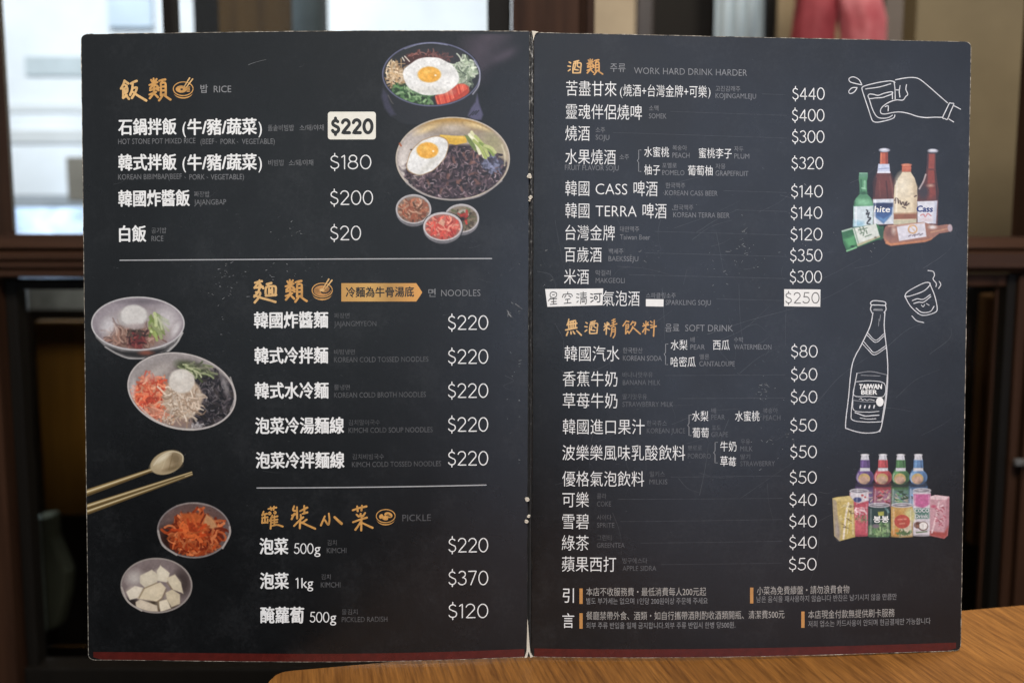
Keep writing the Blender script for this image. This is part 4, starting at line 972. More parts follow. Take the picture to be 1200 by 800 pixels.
shape(p, ellipse_pts(1031.0, 470.6, 4.4, 5.4, 24), 'white_ink', 0.00009); p.build(l)

# ------------------------------------------------------------------ wear: scratches and specks
def wear(k, clusters, lines, seed):
    rg = random.Random(seed); p = Part('scratches', k)
    for cx, cy, sx, sy, n, mat in clusters:
        for _ in range(n):
            x, y = rg.gauss(cx, sx), rg.gauss(cy, sy); a = rg.uniform(-0.9, 0.9); l = abs(rg.gauss(0, 1.6))+0.25
            x = min(max(x, 108 if k == 0 else 632), 608 if k == 0 else 1118); y = min(max(y, 52), 750)
            q = [(x, y), (x+l*math.cos(a)*0.5+rg.uniform(-.3, .3), y+l*math.sin(a)*0.5), (x+l*math.cos(a), y+l*math.sin(a))]
            stroke(p, q, rg.uniform(0.14, 0.42), mat if rg.random() > 0.25 else 'scratch_pale', 0.1, z=0.000012)
    for pts, w, mat in lines: stroke(p, pts, w, mat, w*0.4, z=0.000012)
    p.build()['kind'] = 'stuff'
SP, SB = 'scratch_pale', 'scratch_bright'
rg = random.Random(5)
linesR = []
for _ in range(70):
    x, y = rg.uniform(650, 1100), rg.uniform(215, 620); a = rg.choice([rg.uniform(-0.75, -0.35), rg.uniform(-0.6, 0.2), rg.uniform(1.3, 1.8)]); l = rg.uniform(15, 85)
    b = rg.uniform(-6, 6)
    linesR.append(([(x, y), (x+l*math.cos(a)/2-b*math.sin(a), y+l*math.sin(a)/2+b*math.cos(a)), (min(x+l*math.cos(a), 1115), y+l*math.sin(a))], rg.uniform(0.16, 0.34), SP))
linesR += [([(830, 392), (880, 375), (960, 352), (1010, 325)], 0.35, SP), ([(836, 402), (872, 385), (902, 358)], 0.3, SP), ([(820, 580), (826, 550), (830, 520)], 0.4, SP), ([(795, 560), (806, 572), (820, 577)], 0.35, SP), ([(776, 340), (778, 370), (779, 398)], 0.35, SP), ([(630, 318), (645, 322), (651, 335), (648, 345)], 0.35, SP), ([(862, 432), (842, 410)], 0.3, SP)]
wear(1, [(872, 285, 5, 9, 26, SB), (760, 300, 9, 7, 12, SB), (895, 462, 6, 12, 34, SB), (870, 310, 28, 14, 30, SB), (960, 262, 60, 30, 26, SB), (905, 520, 18, 16, 24, SB), (800, 330, 70, 50, 40, SP), (880, 420, 60, 80, 46, SP), (760, 480, 60, 60, 30, SP), (900, 200, 70, 60, 20, SP), (985, 560, 40, 40, 18, SP), (790, 225, 10, 8, 8, SB), (640, 330, 8, 14, 8, SB), (830, 500, 100, 70, 60, SP)], linesR, 11)
linesL = []
for _ in range(16):
    x, y = rg.uniform(120, 590), rg.uniform(60, 560); a = rg.uniform(-0.8, 0.3); l = rg.uniform(6, 26)
    linesL.append(([(x, y), (x+l*math.cos(a)/2+1, y+l*math.sin(a)/2+1), (min(x+l*math.cos(a), 608), y+l*math.sin(a))], rg.uniform(0.14, 0.3), SP))
linesL += [([(599, 371), (596, 367), (594, 363)], 0.6, SB), ([(596, 365), (595, 371)], 0.45, SB), ([(600, 371), (606, 377)], 0.3, SP), ([(291, 76), (300, 73), (312, 70)], 0.25, SB), ([(592, 440), (602, 446), (590, 452), (600, 458)], 0.3, SP), ([(604, 356), (612, 362)], 0.4, SB)]
wear(0, [(262, 322, 7, 10, 26, SB), (330, 320, 22, 14, 26, SB), (335, 275, 14, 8, 14, SB), (258, 352, 8, 20, 18, SB), (300, 300, 40, 30, 34, SP), (350, 390, 60, 40, 30, SP), (300, 450, 40, 30, 22, SP), (260, 530, 40, 30, 26, SP), (560, 330, 40, 40, 26, SP), (605, 420, 6, 60, 26, SB), (330, 460, 8, 5, 12, SP), (500, 250, 70, 60, 26, SP), (200, 300, 60, 40, 22, SP)], linesL, 12)

# ------------------------------------------------------------------ printed pictures (colour printed on the card, painted on fine grids)
def fbm(X, Y, sc, seed, oct=4):
    out = np.zeros_like(X); amp = 1.0; tot = 0
    for o in range(oct):
        rs = np.random.RandomState(seed*13+o); g = rs.rand(64, 64)
        x = X/sc*2**o; y = Y/sc*2**o; xi = np.floor(x).astype(int); yi = np.floor(y).astype(int); fx = x-xi; fy = y-yi
        fx = fx*fx*(3-2*fx); fy = fy*fy*(3-2*fy); q = lambda a, b: g[(yi+b) % 64, (xi+a) % 64]
        out += amp*((q(0, 0)*(1-fx)+q(1, 0)*fx)*(1-fy)+(q(0, 1)*(1-fx)+q(1, 1)*fx)*fy); tot += amp; amp *= 0.55
    return out/tot
ZC_ = [0.000025]
class Canvas:
    def __init__(s, px0, py0, px1, py1, tf, res=1.9):
        s.k = pageof((px0+px1)/2); s.nx = int((px1-px0)*res)+1; s.ny = int((py1-py0)*res)+1
        s.px = np.linspace(px0, px1, s.nx); s.py = np.linspace(py0, py1, s.ny)
        gx, gy = np.meshgrid(s.px, s.py); s.X = (gx-tf[0])*tf[2]; s.Y = (gy-tf[1])*tf[2]
        s.rgb = np.zeros((s.ny, s.nx, 3)); s.a = np.zeros((s.ny, s.nx)); s.aa = tf[2]*0.55; s.rg = random.Random(4)
    def blend(s, m, col, sl=None):
        sl = sl or (slice(None), slice(None))
        col = np.asarray(col, float)
        if col.ndim == 3 and col.shape[:2] != m.shape: col = col[sl]
        a0 = s.a[sl]; na = m+a0*(1-m)
        w = np.where(na > 1e-6, m/np.maximum(na, 1e-6), 0)[..., None]
        s.rgb[sl] = s.rgb[sl]*(1-w)+col*w; s.a[sl] = na
    def win(s, x0, y0, x1, y1):
        X = s.X[0]; Y = s.Y[:, 0]
        i0, i1 = np.searchsorted(X, [x0, x1]); j0, j1 = np.searchsorted(Y, [y0, y1])
        return (slice(max(0, j0-1), j1+1), slice(max(0, i0-1), i1+1))
    def ell(s, cx, cy, rx, ry, col, rot=0, soft=None, wob=0, seed=1, a=1.0, mask=None):
        soft = soft or s.aa; R_ = max(rx, ry)*(1+wob)+soft*2; sl = s.win(cx-R_, cy-R_, cx+R_, cy+R_)
        x = s.X[sl]-cx; y = s.Y[sl]-cy
        if x.size == 0: return
        xr = x*math.cos(rot)+y*math.sin(rot); yr = -x*math.sin(rot)+y*math.cos(rot)
        q = np.sqrt((xr/rx)**2+(yr/ry)**2)
        if wob:
            th = np.arctan2(yr, xr); rs = np.random.RandomState(seed); w = 0
            for kk in range(3, 12): w = w+rs.uniform(-1, 1)/kk**0.5*np.cos(kk*th+rs.uniform(0, 6.3))
            q = q*(1+wob*w*0.5)
        d = (q-1)*min(rx, ry); m = np.clip(0.5-d/(2*soft), 0, 1)*a
        if mask is not None: m = m*mask[sl]
        s.blend(m, col, sl)
    def ring(s, cx, cy, rx, ry, w, col, rot=0, a=1.0):
        R_ = max(rx, ry)+w*3; sl = s.win(cx-R_, cy-R_, cx+R_, cy+R_); x = s.X[sl]-cx; y = s.Y[sl]-cy
        xr = x*math.cos(rot)+y*math.sin(rot); yr = -x*math.sin(rot)+y*math.cos(rot)
        q = np.sqrt((xr/rx)**2+(yr/ry)**2); gr = np.sqrt((xr/rx**2)**2+(yr/ry**2)**2)/np.maximum(q, 1e-6)
        d = np.abs(q-1)/np.maximum(gr, 1e-6)-w
        s.blend(np.clip(0.5-d/(2*s.aa), 0, 1)*a, col, sl)
    def poly(s, pts, col, soft=None, a=1.0, mask=None):
        soft = soft or s.aa; P = np.asarray(pts, float); x0, y0 = P.min(0)-soft*2; x1, y1 = P.max(0)+soft*2; sl = s.win(x0, y0, x1, y1)
        X = s.X[sl]; Y = s.Y[sl]; ins = np.zeros(X.shape, bool); dm = np.full(X.shape, 1e9)
        for i in range(len(P)):
            (ax, ay), (bx2, by2) = P[i], P[(i+1) % len(P)]
            c = ((ay > Y) != (by2 > Y)) & (X < (bx2-ax)*(Y-ay)/((by2-ay) if by2 != ay else 1e-9)+ax); ins ^= c
            dx, dy = bx2-ax, by2-ay; t = np.clip(((X-ax)*dx+(Y-ay)*dy)/(dx*dx+dy*dy+1e-9), 0, 1)
            dm = np.minimum(dm, np.hypot(X-ax-t*dx, Y-ay-t*dy))
        d = np.where(ins, -dm, dm); m = np.clip(0.5-d/(2*soft), 0, 1)*a
        if mask is not None: m = m*mask[sl]
        s.blend(m, col, sl)
    def line(s, pts, w, col, a=1.0, mask=None, sm=True):
        P = smooth_pts(pts, 4) if sm else np.asarray(pts, float); x0, y0 = P.min(0)-w-3*s.aa; x1, y1 = P.max(0)+w+3*s.aa; sl = s.win(x0, y0, x1, y1)
        X = s.X[sl]; Y = s.Y[sl]
        if X.size == 0: return
        dm = np.full(X.shape, 1e9)
        for i in range(len(P)-1):
            (ax, ay), (bx2, by2) = P[i], P[i+1]; dx, dy = bx2-ax, by2-ay
            t = np.clip(((X-ax)*dx+(Y-ay)*dy)/(dx*dx+dy*dy+1e-9), 0, 1); dm = np.minimum(dm, np.hypot(X-ax-t*dx, Y-ay-t*dy))
        m = np.clip(0.5-(dm-w)/(2*s.aa), 0, 1)*a
        if mask is not None: m = m*mask[sl]
        s.blend(m, col, sl)
    def emask(s, cx, cy, rx, ry, rot=0):
        x = s.X-cx; y = s.Y-cy; xr = x*math.cos(rot)+y*math.sin(rot); yr = -x*math.sin(rot)+y*math.cos(rot)
        return np.clip(0.5-(np.sqrt((xr/rx)**2+(yr/ry)**2)-1)*min(rx, ry)/(2*s.aa), 0, 1)
    def strands(s, n, cx, cy, rx, ry, cols, w, ln, mask=None, ang=None, curl=1.2, a=0.9, rot=0):
        for _ in range(n):
            r = math.sqrt(s.rg.random()); t = s.rg.uniform(0, 6.283); ex, ey = r*rx*math.cos(t), r*ry*math.sin(t)
            x = cx+ex*math.cos(rot)-ey*math.sin(rot); y = cy+ex*math.sin(rot)+ey*math.cos(rot)
            th = s.rg.uniform(0, 6.283) if ang is None else s.rg.gauss(ang, 0.35); l = ln*s.rg.uniform(0.5, 1.3); c = s.rg.uniform(-curl, curl)
            pts = [(x, y)]
            for q in range(3): th += c/3; pts.append((pts[-1][0]+l/3*math.cos(th), pts[-1][1]+l/3*math.sin(th)))
            col = np.array(s.rg.choice(cols), float)*s.rg.uniform(0.82, 1.15)
            s.line(pts, w*s.rg.uniform(0.6, 1.2), np.minimum(col, 255), a, mask)
    def lum(s, m, f):            # brighten or darken the print where m is 1
        s.rgb = s.rgb*(1+(f-1)*m[..., None])
    def grain(s, amt, sc, seed=3):
        s.rgb = np.clip(s.rgb*(1+amt*(fbm(s.X, s.Y, sc, seed, 3)[..., None]-0.5)), 0, 255)
    def build(s, name, label, gain=1.0, z=None):
        if z is None: ZC_[0] += 1.2e-6; z = ZC_[0]
        uvc = np.array([inv(s.k, s.px[a], s.py[b]) for a, b in ((0, 0), (-1, 0), (0, -1), (-1, -1))])
        gu = np.linspace(0, 1, s.nx)[None, :, None]; gv = np.linspace(0, 1, s.ny)[:, None, None]
        uv = (uvc[0]*(1-gu)+uvc[1]*gu)*(1-gv)+(uvc[2]*(1-gu)+uvc[3]*gu)*gv
        V = pg(s.k, uv[..., 0], uv[..., 1], z).reshape(-1, 3)-wloc(PAGE[s.k])
        A = np.clip(s.a, 0, 1); keep = np.maximum(np.maximum(A[:-1, :-1], A[1:, :-1]), np.maximum(A[:-1, 1:], A[1:, 1:])) > 0.02
        keep &= (uv[:-1, :-1, 0] > 0.001) & (uv[:-1, 1:, 0] < 0.999)
        idx = np.arange(s.nx*s.ny).reshape(s.ny, s.nx)
        Q = np.stack([idx[:-1, :-1], idx[1:, :-1], idx[1:, 1:], idx[:-1, 1:]], -1)[keep]
        used = np.unique(Q); remap = np.zeros(s.nx*s.ny, int); remap[used] = np.arange(len(used))
        V = V[used]; Q = remap[Q]
        me = bpy.data.meshes.new(name); me.vertices.add(len(V)); me.vertices.foreach_set('co', V.ravel())
        nf = len(Q); me.loops.add(nf*4); me.loops.foreach_set('vertex_index', Q.ravel().astype(np.int32))
        me.polygons.add(nf); me.polygons.foreach_set('loop_start', np.arange(0, nf*4, 4, dtype=np.int32))
        lin = np.clip(s2l(np.clip(s.rgb, 0, 255))*gain, 0, 0.9).reshape(-1, 3)[used]
        colr = np.concatenate([lin, A.reshape(-1, 1)[used]], 1)
        ca_ = me.color_attributes.new('Col', 'FLOAT_COLOR', 'POINT'); ca_.data.foreach_set('color', colr.ravel().astype(np.float32))
        me.materials.append(M_print); me.update(); me.validate()
        o = bpy.data.objects.new(name, me); COL.objects.link(o); o.parent = PAGE[s.k]; o['label'] = label
        return o

def egg(c, cx, cy, rx, ry, rot, yx, yy, yrx, yry, crisp=False):
    if crisp: c.ell(cx, cy, rx*1.03, ry*1.03, (150, 110, 60), rot, wob=0.07, seed=5)
    t = fbm(c.X, c.Y, rx*0.35, 9)[..., None]
    c.ell(cx, cy, rx, ry, np.array([206, 206, 204])+t*42, rot, wob=0.06, seed=5)
    c.ell(cx, cy+ry*0.75, rx*0.75, ry*0.18, (190, 188, 178), rot, soft=ry*0.12, a=0.5)
    c.ell(yx, yy, yrx*1.08, yry*1.08, (214, 190, 130), soft=4, a=0.7)
    t2 = fbm(c.X, c.Y, yrx*0.3, 21)[..., None]
    c.ell(yx, yy, yrx, yry, np.array([218, 152, 46])+t2*np.array([26, 40, 50]), wob=0.05, seed=2)
    c.ell(yx-yrx*0.25, yy-yry*0.35, yrx*0.35, yry*0.22, (244, 206, 110), soft=5, a=0.6); c.ell(yx+yrx*0.55, yy+yry*0.1, yrx*0.10, yry*0.12, (255, 245, 215), soft=3)

# steam rising behind the stone pot
c = Canvas(535, 40, 617, 125, (440, 40, 6.667), 1.2)
dd = np.exp(-((c.X-770-(300-c.Y)*0.35)/(95+0.25*np.abs(300-c.Y)))**2)*np.clip((c.Y+20)/40, 0, 1)*np.clip((430-c.Y)/230, 0, 1)
dd += 0.9*np.exp(-((c.Y-150-(1050-c.X)*0.42)/40)**2)*np.exp(-((c.X-1010)/130)**2)
dd *= np.clip((1170-c.X)/120, 0, 1)*np.clip((c.X-620)/60, 0, 1)
c.blend(np.clip(dd*(0.35+0.6*fbm(c.X, c.Y, 130, 4)), 0, 0.8), (88, 76, 88)); c.build('steam_picture', 'faint mauve steam printed above the stone pot', 0.62, 0.00002)

# A: stone pot rice with egg
c = Canvas(444, 47, 570, 146, (440, 40, 6.667))
c.poly([(58, 330), (50, 420), (48, 500), (70, 580), (120, 640), (190, 690), (330, 720), (600, 720), (720, 650), (780, 560), (800, 440), (815, 330)], (32, 33, 37), soft=7)
c.poly([(60, 430), (95, 470), (110, 540), (160, 630), (120, 640), (75, 580), (48, 490)], (62, 60, 80), soft=12, a=0.8)
c.poly([(795, 470), (808, 540), (840, 630), (825, 668), (770, 672), (720, 640), (745, 580), (780, 530)], (84, 82, 108), soft=8, a=0.9)
for q in range(3): c.line([(735+22*q, 640-6*q), (768+20*q, 605-4*q)], 3.5, (28, 28, 36))
c.line([(100, 480), (125, 530), (138, 545)], 4, (110, 105, 100), 0.6)
c.ell(437, 316, 380, 246, (36, 38, 40)); im = c.emask(437, 322, 368, 232)
c.ell(500, 250, 280, 140, (48, 46, 50), soft=60, mask=im)
c.ell(330, 200, 110, 45, (70, 42, 38), wob=0.2, soft=14, mask=im); c.strands(60, 380, 178, 130, 34, [(110, 62, 55), (70, 40, 38), (140, 95, 88)], 5, 40, im)
c.strands(34, 520, 190, 60, 26, [(110, 70, 66), (90, 62, 60)], 5, 36, im)
c.strands(150, 165, 320, 70, 105, [(205, 178, 142), (180, 150, 112), (228, 208, 178), (150, 120, 88)], 5, 62, im, rot=-0.5)
c.line([(210, 185), (225, 210)], 4, (232, 226, 210)); c.line([(228, 175), (265, 215)], 4, (228, 220, 205))
c.ell(280, 480, 165, 70, (50, 72, 46), wob=0.2, soft=12, mask=im, rot=0.35)
c.strands(170, 290, 480, 165, 62, [(92, 130, 82), (60, 98, 58), (134, 164, 120), (38, 58, 36)], 8, 44, im, rot=0.35)
c.strands(150, 690, 300, 85, 110, [(176, 190, 164), (140, 156, 132), (205, 214, 194), (96, 108, 92)], 8, 54, im, rot=0.5)
c.ell(600, 478, 140, 78, (176, 66, 48), wob=0.08, soft=6, mask=im, rot=-0.35)
for q in range(22): c.line([(470+q*12, 480-q*5+c.rg.uniform(-8, 8)), (500+q*11, 580-q*8)], 6, c.rg.choice([(224, 96, 72), (238, 128, 104), (190, 60, 48), (232, 110, 84)]), 0.85, mask=c.emask(598, 482, 150, 84, -0.35)*im)
egg(c, 432, 332, 216, 148, 0.04, 420, 318, 88, 60)
c.ring(437, 316, 380, 246, 5, (96, 98, 124)); c.line([(770, 210), (812, 290), (806, 400), (760, 470)], 5, (176, 176, 192), 0.8); c.line([(230, 118), (330, 84), (440, 72), (560, 88)], 3.5, (150, 154, 180), 0.7)
c.grain(0.22, 16); c.build('food_picture', 'picture of a black stone pot of rice topped with a fried egg', 0.95)

# B: black bean rice in a gold-rimmed bowl
c = Canvas(461, 134, 600, 238, (450, 130, 5.0))
t = fbm(c.X, c.Y, 120, 6)[..., None]
base = np.array([152, 142, 138])+t*40; gx = np.clip((c.X-70)/660, 0, 1)[..., None]; gy = np.clip((c.Y-40)/480, 0, 1)[..., None]
base = base*(1-0.35*gx)+np.array([150, 128, 70])*(0.35*gx); base = base*(1-np.clip(1-gy*5, 0, 1))+np.array([172, 132, 62])*np.clip(1-gy*5, 0, 1)
c.ell(403, 281, 331, 241, base); im = c.emask(403, 285, 320, 230)
c.ell(410, 124, 120, 26, (110, 100, 92), soft=30, a=0.5, mask=im); c.ell(400, 100, 60, 20, (205, 196, 186), soft=22, a=0.8, mask=im); c.ell(150, 230, 60, 110, (196, 188, 182), soft=45, a=0.7, mask=im); c.ell(640, 190, 60, 70, (150, 146, 108), soft=40, a=0.7, mask=im)
ngm = [(118, 350), (200, 300), (300, 230), (400, 195), (500, 200), (600, 240), (690, 280), (720, 300), (700, 400), (560, 520), (400, 530), (240, 500), (150, 420)]
c.poly(ngm, (52, 42, 48), soft=10, mask=im)
c.strands(620, 420, 365, 300, 165, [(48, 38, 44), (70, 55, 62), (34, 28, 32), (96, 78, 84), (58, 44, 46)], 7, 50, im*(c.Y > 205), curl=2.2)
c.strands(150, 420, 360, 280, 150, [(150, 128, 130), (122, 100, 104), (176, 158, 164)], 3.2, 26, im*(c.Y > 215), curl=2, a=0.75)
c.strands(26, 430, 340, 240, 130, [(128, 90, 80), (112, 80, 72)], 8, 22, im*(c.Y > 215), a=0.7)
c.strands(70, 630, 310, 60, 44, [(120, 124, 150), (82, 84, 104), (58, 56, 70)], 6, 30, im)
c.poly([(328, 140), (400, 146), (480, 148), (486, 186), (420, 200), (348, 188), (322, 165)], (212, 170, 62), mask=im); c.line([(340, 150), (470, 158)], 6, (230, 194, 96), 0.7)
c.poly([(470, 140), (500, 150), (535, 200), (545, 245), (520, 225), (488, 175)], (110, 128, 72), mask=im)
for q, (x0, y0, x1, y1) in enumerate([(512, 126, 585, 270), (535, 150, 610, 262), (500, 140, 560, 250), (560, 190, 640, 258), (590, 205, 650, 245), (525, 175, 595, 275)]):
    c.line([(x0, y0), ((x0+x1)/2+6, (y0+y1)/2-8), (x1, y1)], 9, [(214, 214, 170), (176, 186, 116), (228, 228, 196), (130, 150, 80), (186, 192, 130), (160, 174, 100)][q])
egg(c, 254, 262, 138, 86, -0.72, 254, 232, 62, 46, True)
c.ell(560, 92, 70, 14, (236, 214, 160), 0.25, soft=12, a=0.75, mask=im); c.ell(250, 108, 60, 14, (232, 206, 150), -0.4, soft=12, a=0.7, mask=im); c.ell(110, 300, 20, 70, (226, 220, 214), 0.1, soft=14, a=0.7, mask=im); c.line([(690, 200), (708, 260), (706, 320)], 5, (214, 206, 176), 0.6)
c.ring(403, 281, 331, 241, 3.0, (196, 186, 172)); c.line([(130, 420), (240, 492), (400, 522), (560, 500), (690, 410)], 3.5, (150, 144, 146), 0.8); c.line([(92, 192), (100, 205)], 5, (160, 90, 60))
c.grain(0.2, 12); c.build('food_picture', 'picture of black bean rice with egg and cucumber in a gold bowl', 0.95)

# C: three small side dishes
def dish_pic(cx, cy, rx, ry, lip, inner, cols, label, n, extra=None):
    c = Canvas(cx-rx-3, cy-ry-3, cx+rx+3, cy+ry+8, (cx, cy, 5.0))
    X, Y = rx*5, ry*5
    c.ell(0, 14, X*0.99, Y*1.02, (128, 126, 130)); c.ell(0, 22, X*0.8, Y*0.94, (92, 90, 94), soft=8, a=0.6)
    c.ell(0, 0, X, Y, lip); c.ell(0, 3, X*0.91, Y*0.89, np.array(inner)*0.9); im = c.emask(0, 3, X*0.90, Y*0.88)
    c.ell(0, 8, X*0.74, Y*0.7, np.array(inner)*0.7, soft=12, mask=im)
    c.strands(n, 0, 6, X*0.72, Y*0.66, cols, 6, 36, im, curl=2)
    if extra: extra(c, im)
    c.ring(0, 0, X*0.97, Y*0.97, 2.5, (196, 192, 194)); c.grain(0.22, 10); c.build('food_picture', label, 0.92)
dish_pic(484.6, 245.0, 20.6, 17.0, (158, 154, 154), (150, 124, 108), [(140, 78, 56), (168, 106, 80), (104, 66, 48), (190, 150, 126)], 'picture of a small dish of brown seasoned vegetables', 120)
dish_pic(540.8, 255.8, 20.4, 16.6, (170, 166, 166), (150, 136, 120), [(92, 78, 60), (120, 106, 84), (70, 60, 46), (96, 100, 66)], 'picture of a small dish of dark greens',  110,
         lambda c, im: (c.line([(-18, -30), (12, -48), (38, -22)], 7, (178, 172, 160), 0.8), c.strands(10, 14, -8, 22, 16, [(190, 60, 48), (170, 48, 40)], 7, 26, im), c.ell(4, 4, 18, 12, (28, 24, 20), soft=6)))
dish_pic(519.0, 265.4, 22.8, 16.6, (196, 190, 190), (176, 112, 100), [(196, 74, 62), (214, 104, 88), (170, 56, 50), (228, 150, 130)], 'picture of a small dish of red kimchi', 130,
         lambda c, im: c.poly([(-30, -20), (-8, -46), (12, -30), (6, 2)], (220, 176, 150), a=0.8))

# D: cold noodles in broth
TD = (100, 340, 4.706)
c = Canvas(105.5, 345.5, 217, 422, TD)
c.poly([(60, 260), (110, 310), (170, 350), (240, 378), (330, 376), (400, 358), (470, 320), (530, 240), (540, 200), (40, 200)], (150, 146, 146), soft=5)
c.poly([(112, 305), (200, 335), (320, 338), (440, 318), (486, 290), (440, 334), (380, 362), (300, 374), (230, 366), (160, 340)], (46, 44, 44), soft=9)
c.line([(110, 312), (170, 348), (240, 374), (330, 376)], 4, (196, 192, 190), 0.7); c.line([(440, 350), (500, 295), (535, 235)], 5, (205, 202, 200), 0.8); c.ell(335, 345, 36, 12, (170, 92, 70), soft=8, a=0.7)
t = fbm(c.X, c.Y, 100, 8)[..., None]
c.ell(290, 184, 254, 145, np.array([138, 128, 134])+t*34); im = c.emask(290, 184, 248, 139)
c.ell(300, 215, 190, 105, np.array([160, 146, 142])+t*20, soft=30, mask=im); c.ell(140, 170, 60, 60, (176, 168, 172), soft=40, a=0.7, mask=im); c.ell(430, 140, 70, 50, (178, 170, 172), soft=36, a=0.8, mask=im)
c.ell(270, 265, 140, 70, (142, 110, 96), soft=26, mask=im, wob=0.1); c.strands(170, 260, 252, 130, 62, [(168, 132, 116), (150, 112, 98), (188, 156, 140), (112, 82, 74)], 4, 60, im, curl=2)
c.ell(285, 285, 46, 40, (92, 44, 46), soft=18, wob=0.2, mask=im); c.strands(40, 285, 270, 46, 50, [(110, 50, 52), (70, 42, 44), (150, 80, 74)], 5, 34, im); c.strands(24, 280, 222, 50, 22, [(52, 44, 40), (88, 72, 64)], 4, 40, im)
c.strands(36, 385, 180, 34, 60, [(150, 166, 96), (186, 196, 140), (118, 138, 74)], 8, 60, im, ang=1.1, curl=0.4)
c.ell(262, 150, 84, 62, (190, 184, 182), soft=10, wob=0.1, mask=im); c.ell(268, 138, 72, 58, np.array([214, 210, 206])+t*16, wob=0.04, soft=5, mask=im); c.ell(285, 198, 58, 14, (182, 166, 164), soft=8, a=0.8, mask=im)
c.ell(130, 200, 40, 46, (226, 222, 224), 0.4, soft=22, a=0.75, mask=im); c.ell(450, 160, 46, 54, (222, 216, 218), -0.4, soft=26, a=0.7, mask=im); c.ell(300, 62, 120, 12, (96, 90, 96), soft=10, a=0.5, mask=im); c.ell(500, 215, 16, 40, (236, 232, 232), 0.5, soft=9, a=0.7, mask=im)
c.ring(290, 184, 254, 145, 3.2, (214, 210, 210)); c.grain(0.14, 12); c.build('food_picture', 'picture of cold noodles in broth with an egg in a steel bowl', 0.82)

# E: cold tossed noodles with seaweed
c = Canvas(148, 411.5, 277.5, 505.5, TD)
t = fbm(c.X, c.Y, 90, 15)[..., None]; RE = 0.22
c.ell(532, 557, 300, 206, np.array([146, 138, 136])+t*30, RE); im = c.emask(532, 559, 290, 197, RE)
c.ell(545, 585, 262, 172, (118, 108, 106), RE, soft=24, mask=im); c.ell(420, 470, 90, 60, (166, 156, 150), soft=30, a=0.7, mask=im)
c.ell(500, 715, 110, 44, (150, 126, 116), soft=20, mask=im)
c.ell(690, 600, 140, 150, (44, 40, 44), soft=16, wob=0.12, mask=im); c.strands(420, 690, 600, 150, 150, [(38, 35, 40), (60, 54, 58), (26, 24, 28), (84, 76, 80), (52, 46, 44)], 5, 40, im, curl=2); c.strands(70, 690, 620, 120, 120, [(120, 112, 114), (140, 134, 138)], 3, 18, im, a=0.7)
c.ell(590, 430, 90, 34, (70, 78, 50), soft=12, mask=im, rot=0.3); c.strands(40, 590, 436, 100, 34, [(150, 160, 116), (96, 108, 70), (186, 190, 150)], 5, 50, im, ang=0.3)
c.ell(370, 590, 100, 110, (196, 92, 66), soft=14, wob=0.12, mask=im); c.strands(330, 366, 590, 100, 112, [(226, 110, 76), (238, 140, 104), (202, 84, 60), (240, 168, 134), (190, 70, 52)], 6, 40, im, curl=2)
c.strands(70, 380, 690, 90, 34, [(206, 130, 104), (224, 156, 130)], 6, 34, im)
c.ell(540, 595, 108, 112, (196, 174, 152), soft=8, wob=0.12, seed=8, mask=im); c.strands(180, 540, 610, 96, 96, [(214, 194, 174), (188, 164, 142), (228, 212, 194), (168, 142, 120)], 4, 56, im, curl=2.4)
c.ell(532, 500, 72, 66, np.array([208, 200, 190])+t*22, wob=0.05, soft=5, mask=im); c.ell(520, 470, 36, 24, (238, 234, 226), soft=16, a=0.7, mask=im)
c.strands(60, 460, 715, 40, 22, [(222, 206, 190), (190, 150, 120)], 3, 8, im); c.strands(30, 620, 745, 40, 18, [(190, 184, 184), (150, 146, 148)], 3, 8, im)
c.ell(400, 450, 80, 26, (206, 198, 192), -0.5, soft=18, a=0.6, mask=im); c.ell(640, 420, 110, 16, (92, 84, 82), 0.4, soft=12, a=0.5, mask=im); c.ell(262, 560, 12, 60, (220, 214, 210), 0.1, soft=8, a=0.7, mask=im); c.ell(770, 520, 14, 60, (190, 184, 184), -0.3, soft=10, a=0.6, mask=im)
c.ring(532, 557, 300, 206, 3.2, (208, 200, 196), RE); c.line([(300, 640), (370, 705), (480, 755), (600, 768)], 4, (206, 198, 190), 0.8); c.line([(800, 480), (826, 580), (800, 660)], 4, (200, 194, 190), 0.6)
c.grain(0.16, 10); c.build('food_picture', 'picture of cold noodles with orange kimchi and black seaweed in a steel bowl', 0.86)

# F: spoon and chopsticks, running off the left edge of the page
TF_ = (90, 500, 4.444)
c = Canvas(99, 524, 228, 606, TF_)
def rod_(p0, p1, w0, w1, cols):
    d = np.array(p1, float)-p0; d /= np.linalg.norm(d); nn = np.array([-d[1], d[0]])
    c.poly([p0-nn*w0, p1-nn*w1, p1+nn*w1, p0+nn*w0], cols[0]); c.poly([p0-nn*w0*0.5, p1-nn*w1*0.5, p1-nn*w1*0.05, p0-nn*w0*0.05], cols[1], soft=2.5); c.poly([p0+nn*w0*0.45, p1+nn*w1*0.45, p1+nn*w1, p0+nn*w0], cols[2], soft=2.5)
GC_ = [(146, 122, 78), (232, 216, 176), (84, 66, 36)]
rod_(np.array((40, 347.)), np.array((390, 224.)), 17, 9, GC_)
rod_(np.array((44, 418.)), np.array((600, 236.)), 13, 5, GC_); rod_(np.array((44, 446.)), np.array((602, 246.)), 13, 5, GC_); c.line([(60, 428), (560, 258)], 2.5, (90, 72, 40), 0.7, sm=False)
t = fbm(c.X+c.Y*0.4, c.Y, 60, 9)[..., None]
c.ell(470, 185, 90, 58, (176, 158, 124), -0.38); c.ell(474, 186, 80, 49, np.array([150, 130, 98])+t*40, -0.38, soft=4); c.ell(430, 196, 40, 22, (206, 190, 156), -0.5, soft=14, a=0.7); c.ell(515, 165, 26, 34, (104, 88, 62), -0.3, soft=14, a=0.6)
